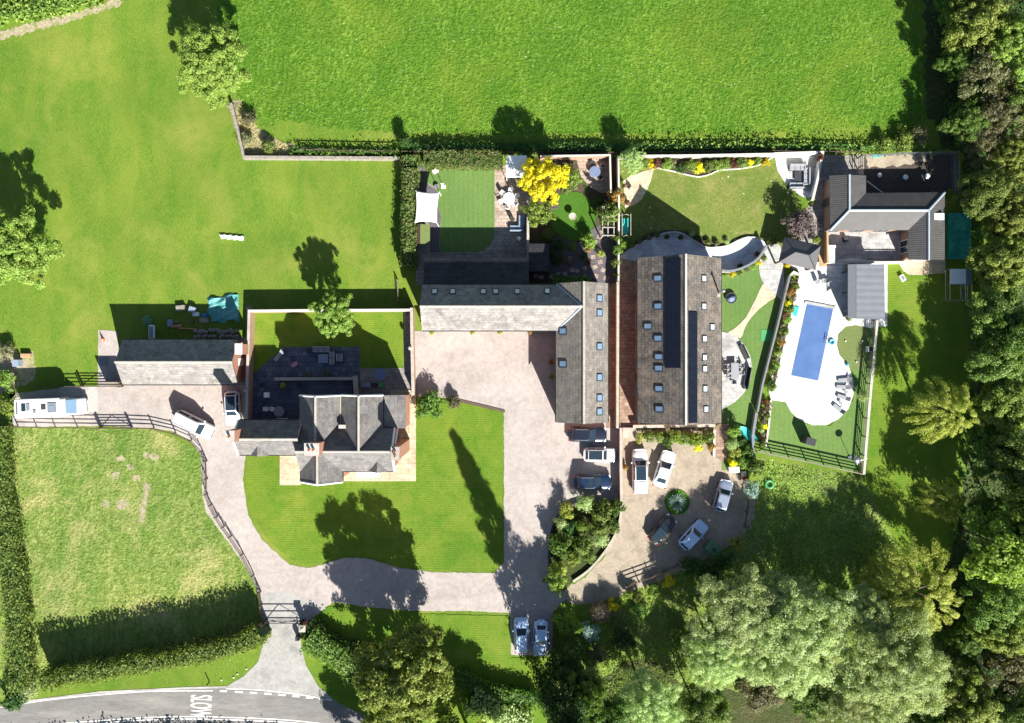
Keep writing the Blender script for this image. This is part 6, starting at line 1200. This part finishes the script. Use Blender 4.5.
for i,(k,x,hh,l) in enumerate((('green',644,1.0,'green clump at the left end of the long flower border'),('yellow',650,.8,'yellow-green clump second from the left of the long flower border'),('red',657,1.0,'red-purple clump in the left part of the flower border'),('light',667,1.3,'bright green clump above the first curve of the flower border'),('pink',675,.8,'pale flowering clump left of the yellow flowers'),('dark',682,1.1,'dark clump behind the yellow flowers of the border'),('light',691,1.2,'lime clump beside the yellow flowers of the border'),('yellow',700,.7,'yellow flowers at the widest point of the border'),('green',709,1.2,'green clump right of the widest point of the border'),('light',718,1.1,'lime clump in the right half of the border'),('bramble',727,1.0,'mixed leafy clump in the right half of the border'),('red',733,1.1,'purple-red clump in the right half of the border'),('green',742,.9,'green clump near the right end of the border'),('yellow',750,.7,'small yellow flowers near the right end of the border'),('light',758,.8,'lime clump second from the right end of the border'),('yellow',766,.6,'last yellow flowers at the right tip of the border'))):
    put(Sx[k],x,163+(3 if 680<x<715 else 0)-(2 if x>745 else 0)+(i%2)*1.5,(4.2 if x>745 else 6.2),l,G,hh*1.1)
G='plants in the strip bed beside the pool'
kinds=['pink','green','orange','pink','yellow','green','red','light','pink','green','pink','orange','green','willowy','pink','light','green','pink','dark','green']
ORD=['first','second','third','fourth','fifth','sixth','seventh','eighth','ninth','tenth','eleventh','twelfth','thirteenth','fourteenth','fifteenth','sixteenth','seventeenth','eighteenth','nineteenth','last']
DS={'pink':'pale-flowered','green':'mid green','orange':'orange-tinged','yellow':'yellow','red':'dark red','light':'lime green','willowy':'grey-green','dark':'dark green'}
for i,k in enumerate(kinds):
    t_=(i+.5)/20; x=795.5+(769.5-795.5)*t_+(1.5 if i%2 else -1.5); y=278+(390-278)*t_
    put(Sx[k],x,y,RNG.uniform(3.6,5.4),DS[k]+' plant, '+ORD[i]+' from the pavilion end of the pool strip bed',G,RNG.uniform(.7,1.2))
for i,k in enumerate(['orange','pink','pink','green','pink','yellow','willowy','pink','orange','green']):
    t_=(i+.5)/10; put(Sx[k],767+(760.5-767)*t_+(1.5 if i%2 else -1.5),400+(447-400)*t_,RNG.uniform(3.2,4.8),DS[k]+' plant, '+ORD[i]+' from the top of the lower strip bed by the pool lawn','plants in the lower strip bed',RNG.uniform(.6,1.1))
for i,(x,y,k) in enumerate(((764,258,'green'),(759,263,'yellow'),(753,267,'light'),(747,270,'pink'),(740,273,'green'),(733,274.5,'yellow'),(726,274,'light'))): put(Sx[k],x,y,3.2,DS[k]+' clump, '+ORD[i]+' from the right along the outer rim of the curved retaining wall','plants along the curved retaining wall',.6)
for i,(x,y,k) in enumerate(((632,245,'green'),(640,241,'brown'),(649,237,'pink'),(657,234.5,'green'),(692,234,'willowy'),(699,238,'dark'),(708,242,'green'),(717,243,'brown'),(727,241.5,'willowy'))): put(Sx[k],x,y,3.4,{'brown':'straw-coloured'}.get(k,DS.get(k))+' clump, '+ORD[i]+' from the left in the strip between lawn and curved terrace','plants between lawn and curved terrace',.6)
G='shrubs along the barn gable border'
for i,(k,x,y,r_,hh,l) in enumerate((('gold',640,437,6,1.3,'golden-green clump at the left end of the barn gable border'),('green',649,436,6.5,1.5,'green clump second from the left of the barn gable border'),('light',659,437,6,1.4,'lime clump in the left half of the barn gable border'),('dark',666,438,6,1.4,'dark clump left of centre of the barn gable border'),('oakl',674,437,7.5,1.8,'bright green shrub in the middle of the barn gable border'),('green',685,438,7,1.6,'round green shrub right of centre in the barn gable border'),('oakl',696,438,8.5,2.0,'largest shrub in the barn gable border'),('yellow',698,447,5,1.2,'yellow-green clump in front of the largest gable shrub'),('green',708,436,7,1.6,'leafy shrub near the right end of the gable border'),('orange',711,447,4.5,1.2,'orange-tipped shrub at the right end of the gable border'),('round',668,443,5,1.1,'round low bush spilling towards the parked saloon'))): put(Sx[k],x,y,r_,l,G,hh)
for k,x,y,r_,hh,l in (('light',734,431,7,1.8,'lime green shrub below the barn corner beside the hammock'),('willowy',732,444,7,1.6,'grey-green shrub in the border right of the brick path'),('gold',736,452,6.5,1.4,'golden-green shrub in the border right of the brick path'),('yellow',732,463,5.5,1.2,'yellow-green clump above the white tubs'),('round',748,452,7,1.6,'dark green shrub below the hammock end'),('light',744,462,6.5,1.4,'lime green shrub above the bins'),('green',756,468,9,2.2,'rounded green shrub under the corner of the pool fence'),('dark',741,440,6,1.4,'dark shrub beside the hammock'),('spruce',753,489,9.5,2.0,'round blue-grey spruce beside the car park edge'),
 ('green',762,443,4,1.2,'small shrub at the foot of the lower flower strip'),
 ('purple',799,222,17,3.4,'purple-grey smoke bush above the hipped pavilion'),('light',816,240,4,1.2,'small lime shrub at the corner of the timber deck'),('orange',616,197,9,2.2,'orange-leaved shrub in front of the pale wall'),('red',624,186,3.6,1.4,'bright red shrub at the edge of the sandstone patio'),('red',820,158,4.5,1.8,'dark red acer in the corner of the sofa terrace'),
 ('green',608.5,214,12,3.0,'leafy climber covering the white pergola'),('round',616,238,5.5,2.4,'climber clump on the pale wall just below the pergola'),('green',617,250,5.5,2.4,'climber clump halfway down the pale wall'),('green',615.5,263,5.5,2.2,'climber clump near the barn end of the pale wall'),('light',623,245,5,1.6,'lime shrub on the lawn side of the pale wall'),('green',617,275,3.5,1.8,'lowest climber clump on the pale wall'),
 ('ball',548,234,6.5,1.5,'round green ball shrub left of the circular lawn'),('ball',572,247,5,1.2,'small round ball shrub below the circular lawn'),('light',589,240,8,1.8,'large light green shrub at the lower right of the circular lawn'),('purple',553,204,6.5,1.4,'small purple bush below the golden-yellow tree'),('orange',588,249,4,1.0,'orange-red clump below the light green shrub'),('gold',600,254,4.5,1.0,'spiky grass clump among the stepping stones'),('dark',560,246,7,1.4,'dark shrub between the two ball shrubs'),('pink',570,262,4.5,.8,'pink flowering clump in the shaded slate chips'),('dark',556,258,8,1.6,'large dark shrub beside the flat-roofed shed'),('red',589,262,4,.9,'red clump beside the stepping stones'),('dark',583,256,4,1.0,'small dark clump in the slate chips'),('green',566,188,6,1.4,'mid green shrub between the yellow tree and the circular lawn'),('dark',598,202,6,1.3,'dark shrub right of the circular lawn'),('dark',601,215,5,1.2,'dark shrub at the right rim of the circular lawn'),('pink',553,244,4,.8,'white flowering clump beside the green ball shrub'),
 ('willowy',863,396,6.5,2.0,'small grey olive bush in the shade of the right pool fence'),('oakl',880,191,0,0,''),('oakl',948,196,6,1.4,'leafy bush at the corner of the outbuilding and mulch run'),('green',772,241,5,1.2,'small shrub between the dry lawn and the ellipse terrace'),('round',812,200,4,1.0,'small shrub at the tip of the sofa terrace'),
 ('grey',600.5,613,11.5,2.2,'round grey-purple dome bush below the car park'),('oakl',567,624,13,3.0,'yellow-green bush beside the right-hand car on the lower lawn'),('spruce',589,633,11,2.6,'blue-grey conifer bush below the grey dome bush'),('yellow',613,606,7,1.8,'yellow shrub touching the grey dome bush'),('brown',596,655,11,2.6,'brownish-green bush below the blue-grey conifer bush'),('willowy',592,677,12,2.8,'pale grey-green bush near the bottom beside the dark tree'),('green',575,650,12,2.8,'mid green bush right of the fence on the lower lawn'),('yellow',596,693,3.5,1.0,'tiny bright yellow shrub near the bottom edge'),('oakl',568,668,12,2.8,'bright green bush right of the lower lawn fence'),('yellow',669,580,6.5,1.8,'bright yellow shrub at the car park fence'),('light',628,594,5,1.6,'yellow-rimmed bush at the left end of the car park fence'),('green',636,597,6,1.4,'low green bush below the car park fence'),('bramble',655,592,8,1.5,'bramble bush behind the car park fence'),('dark',690,567,11,2.2,'dark bush below the light blue-white car'),('dark',710,573,12,2.4,'dark bush below the green oil tank'),('gold',738,543,8,1.8,'olive-green bush right of the green oil tank'),('dark',725,560,12,2.6,'dark bush right below the green oil tank'),
 ('bramble',640,612,9,1.2,'bramble bush on the rough slope below the fence'),('dark',625,640,14,3.0,'dark tall bush on the shaded lower slope'),('bramble',680,640,12,2.0,'bramble bush left of the willows'),
 ('brown',250,118,9,1.3,'straw-coloured bush in the dead scrub patch'),('brown',245,138,8,1.1,'lower straw-coloured bush in the dead scrub patch'),('green',268,146,7,1.3,'green bush at the right end of the dead scrub'),('dark',405,141,8,2.2,'dark bush where the low wall meets the hedge'),('dark',524,151,8,1.5,'dark bush behind the canopy gazebo'),('bramble',905,140,12,1.6,'scrubby bush at the corner of the pasture'),('brown',920,136,11,2.0,'reddish-brown bush at the right corner of the pasture'),('bramble',885,143,9,1.4,'leafy bush left of the reddish-brown bush'),
 ('brown',6,350,9,1.2,'brown bush at the left edge scrub'),('bramble',6,380,10,1.4,'bramble bush below the brown one at the left edge'),('bramble',8,405,11,1.6,'bramble bush behind the camper van'),('dark',12,700,14,2.2,'dark bush at the bottom left corner by the road'),('willowy',30,690,12,1.8,'grassy bush at the corner of the roadside hedge')):
    if r_: put(Sx[k],x,y,r_,l,None,hh)
# round bed with an agave
sheet('round_bed',[(677+12.6*math.cos(a*.3927),502+12.6*math.sin(a*.3927)) for a in range(16)],.09,'dark_lawn_grass',smooth=True,thick=.08)
q=P(677.5,502.5,.5); rt=thing('agave_plant','silvery blue agave in the middle of the round grass bed','plant',(q[0],q[1],.09)); m=MB(); rr=random.Random(5)
for i in range(90):
    a=i*2.399; el=.2+1.15*(i/90); ln=1.3*(1-0.35*i/90); d=Vector((math.cos(a)*math.cos(el),math.sin(a)*math.cos(el),math.sin(el))); s_=Vector((-math.sin(a),math.cos(a),0)); t1=d*ln*.5+Vector((0,0,.08)); tip=d*ln
    m.add([tuple(Vector((0,0,.05))+s_*.05),tuple(t1+s_*.11),tuple(tip),tuple(t1-s_*.11),tuple(Vector((0,0,.05))-s_*.05),tuple(t1+Vector((0,0,-.04)))],[(0,1,5),(1,2,5),(2,3,5),(3,4,5),(4,0,5)])
m.build('leaves','leaf_spruce',rt)
# ================================================================ GROUND COVER NOBODY COULD COUNT
cover('rough_undergrowth',[(757,460),(862,480),(902,560),(870,600),(800,590),(745,575),(735,540),(757,505)],'leaf_bramble',7000,.2,.3,51,label='tangled nettles and rough grass on the slope below the pool garden')
cover('woodland_undergrowth',[(560,640),(600,600),(690,575),(720,600),(700,690),(660,740),(555,740)],'leaf_oak',7000,.22,.3,52,label='weeds and brambles between the bushes at the foot of the plot')
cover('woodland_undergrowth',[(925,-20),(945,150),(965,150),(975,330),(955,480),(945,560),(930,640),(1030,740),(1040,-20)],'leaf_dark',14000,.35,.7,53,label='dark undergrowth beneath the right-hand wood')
cover('rough_grass',[(14,430),(150,431),(190,446),(202,465),(205,500),(245,562),(256,640),(120,664),(30,676),(22,560)],'leaf_paddock' if False else 'leaf_ash',15000,.16,.16,54,.25,label='ragged uncut grass tufts all over the paddock')
cover('pasture_tufts',[(240,-10),(255,100),(300,140),(920,140),(915,-10)],'leaf_oak',16000,.16,.14,55,.3,label='leafy pasture tufts across the top field')
cover('dead_stems',[(228,106),(240,104),(262,132),(290,146),(296,154),(245,154)],'leaf_straw',2600,.3,.3,56,.15,label='dry straw-coloured stems in the scrub corner')
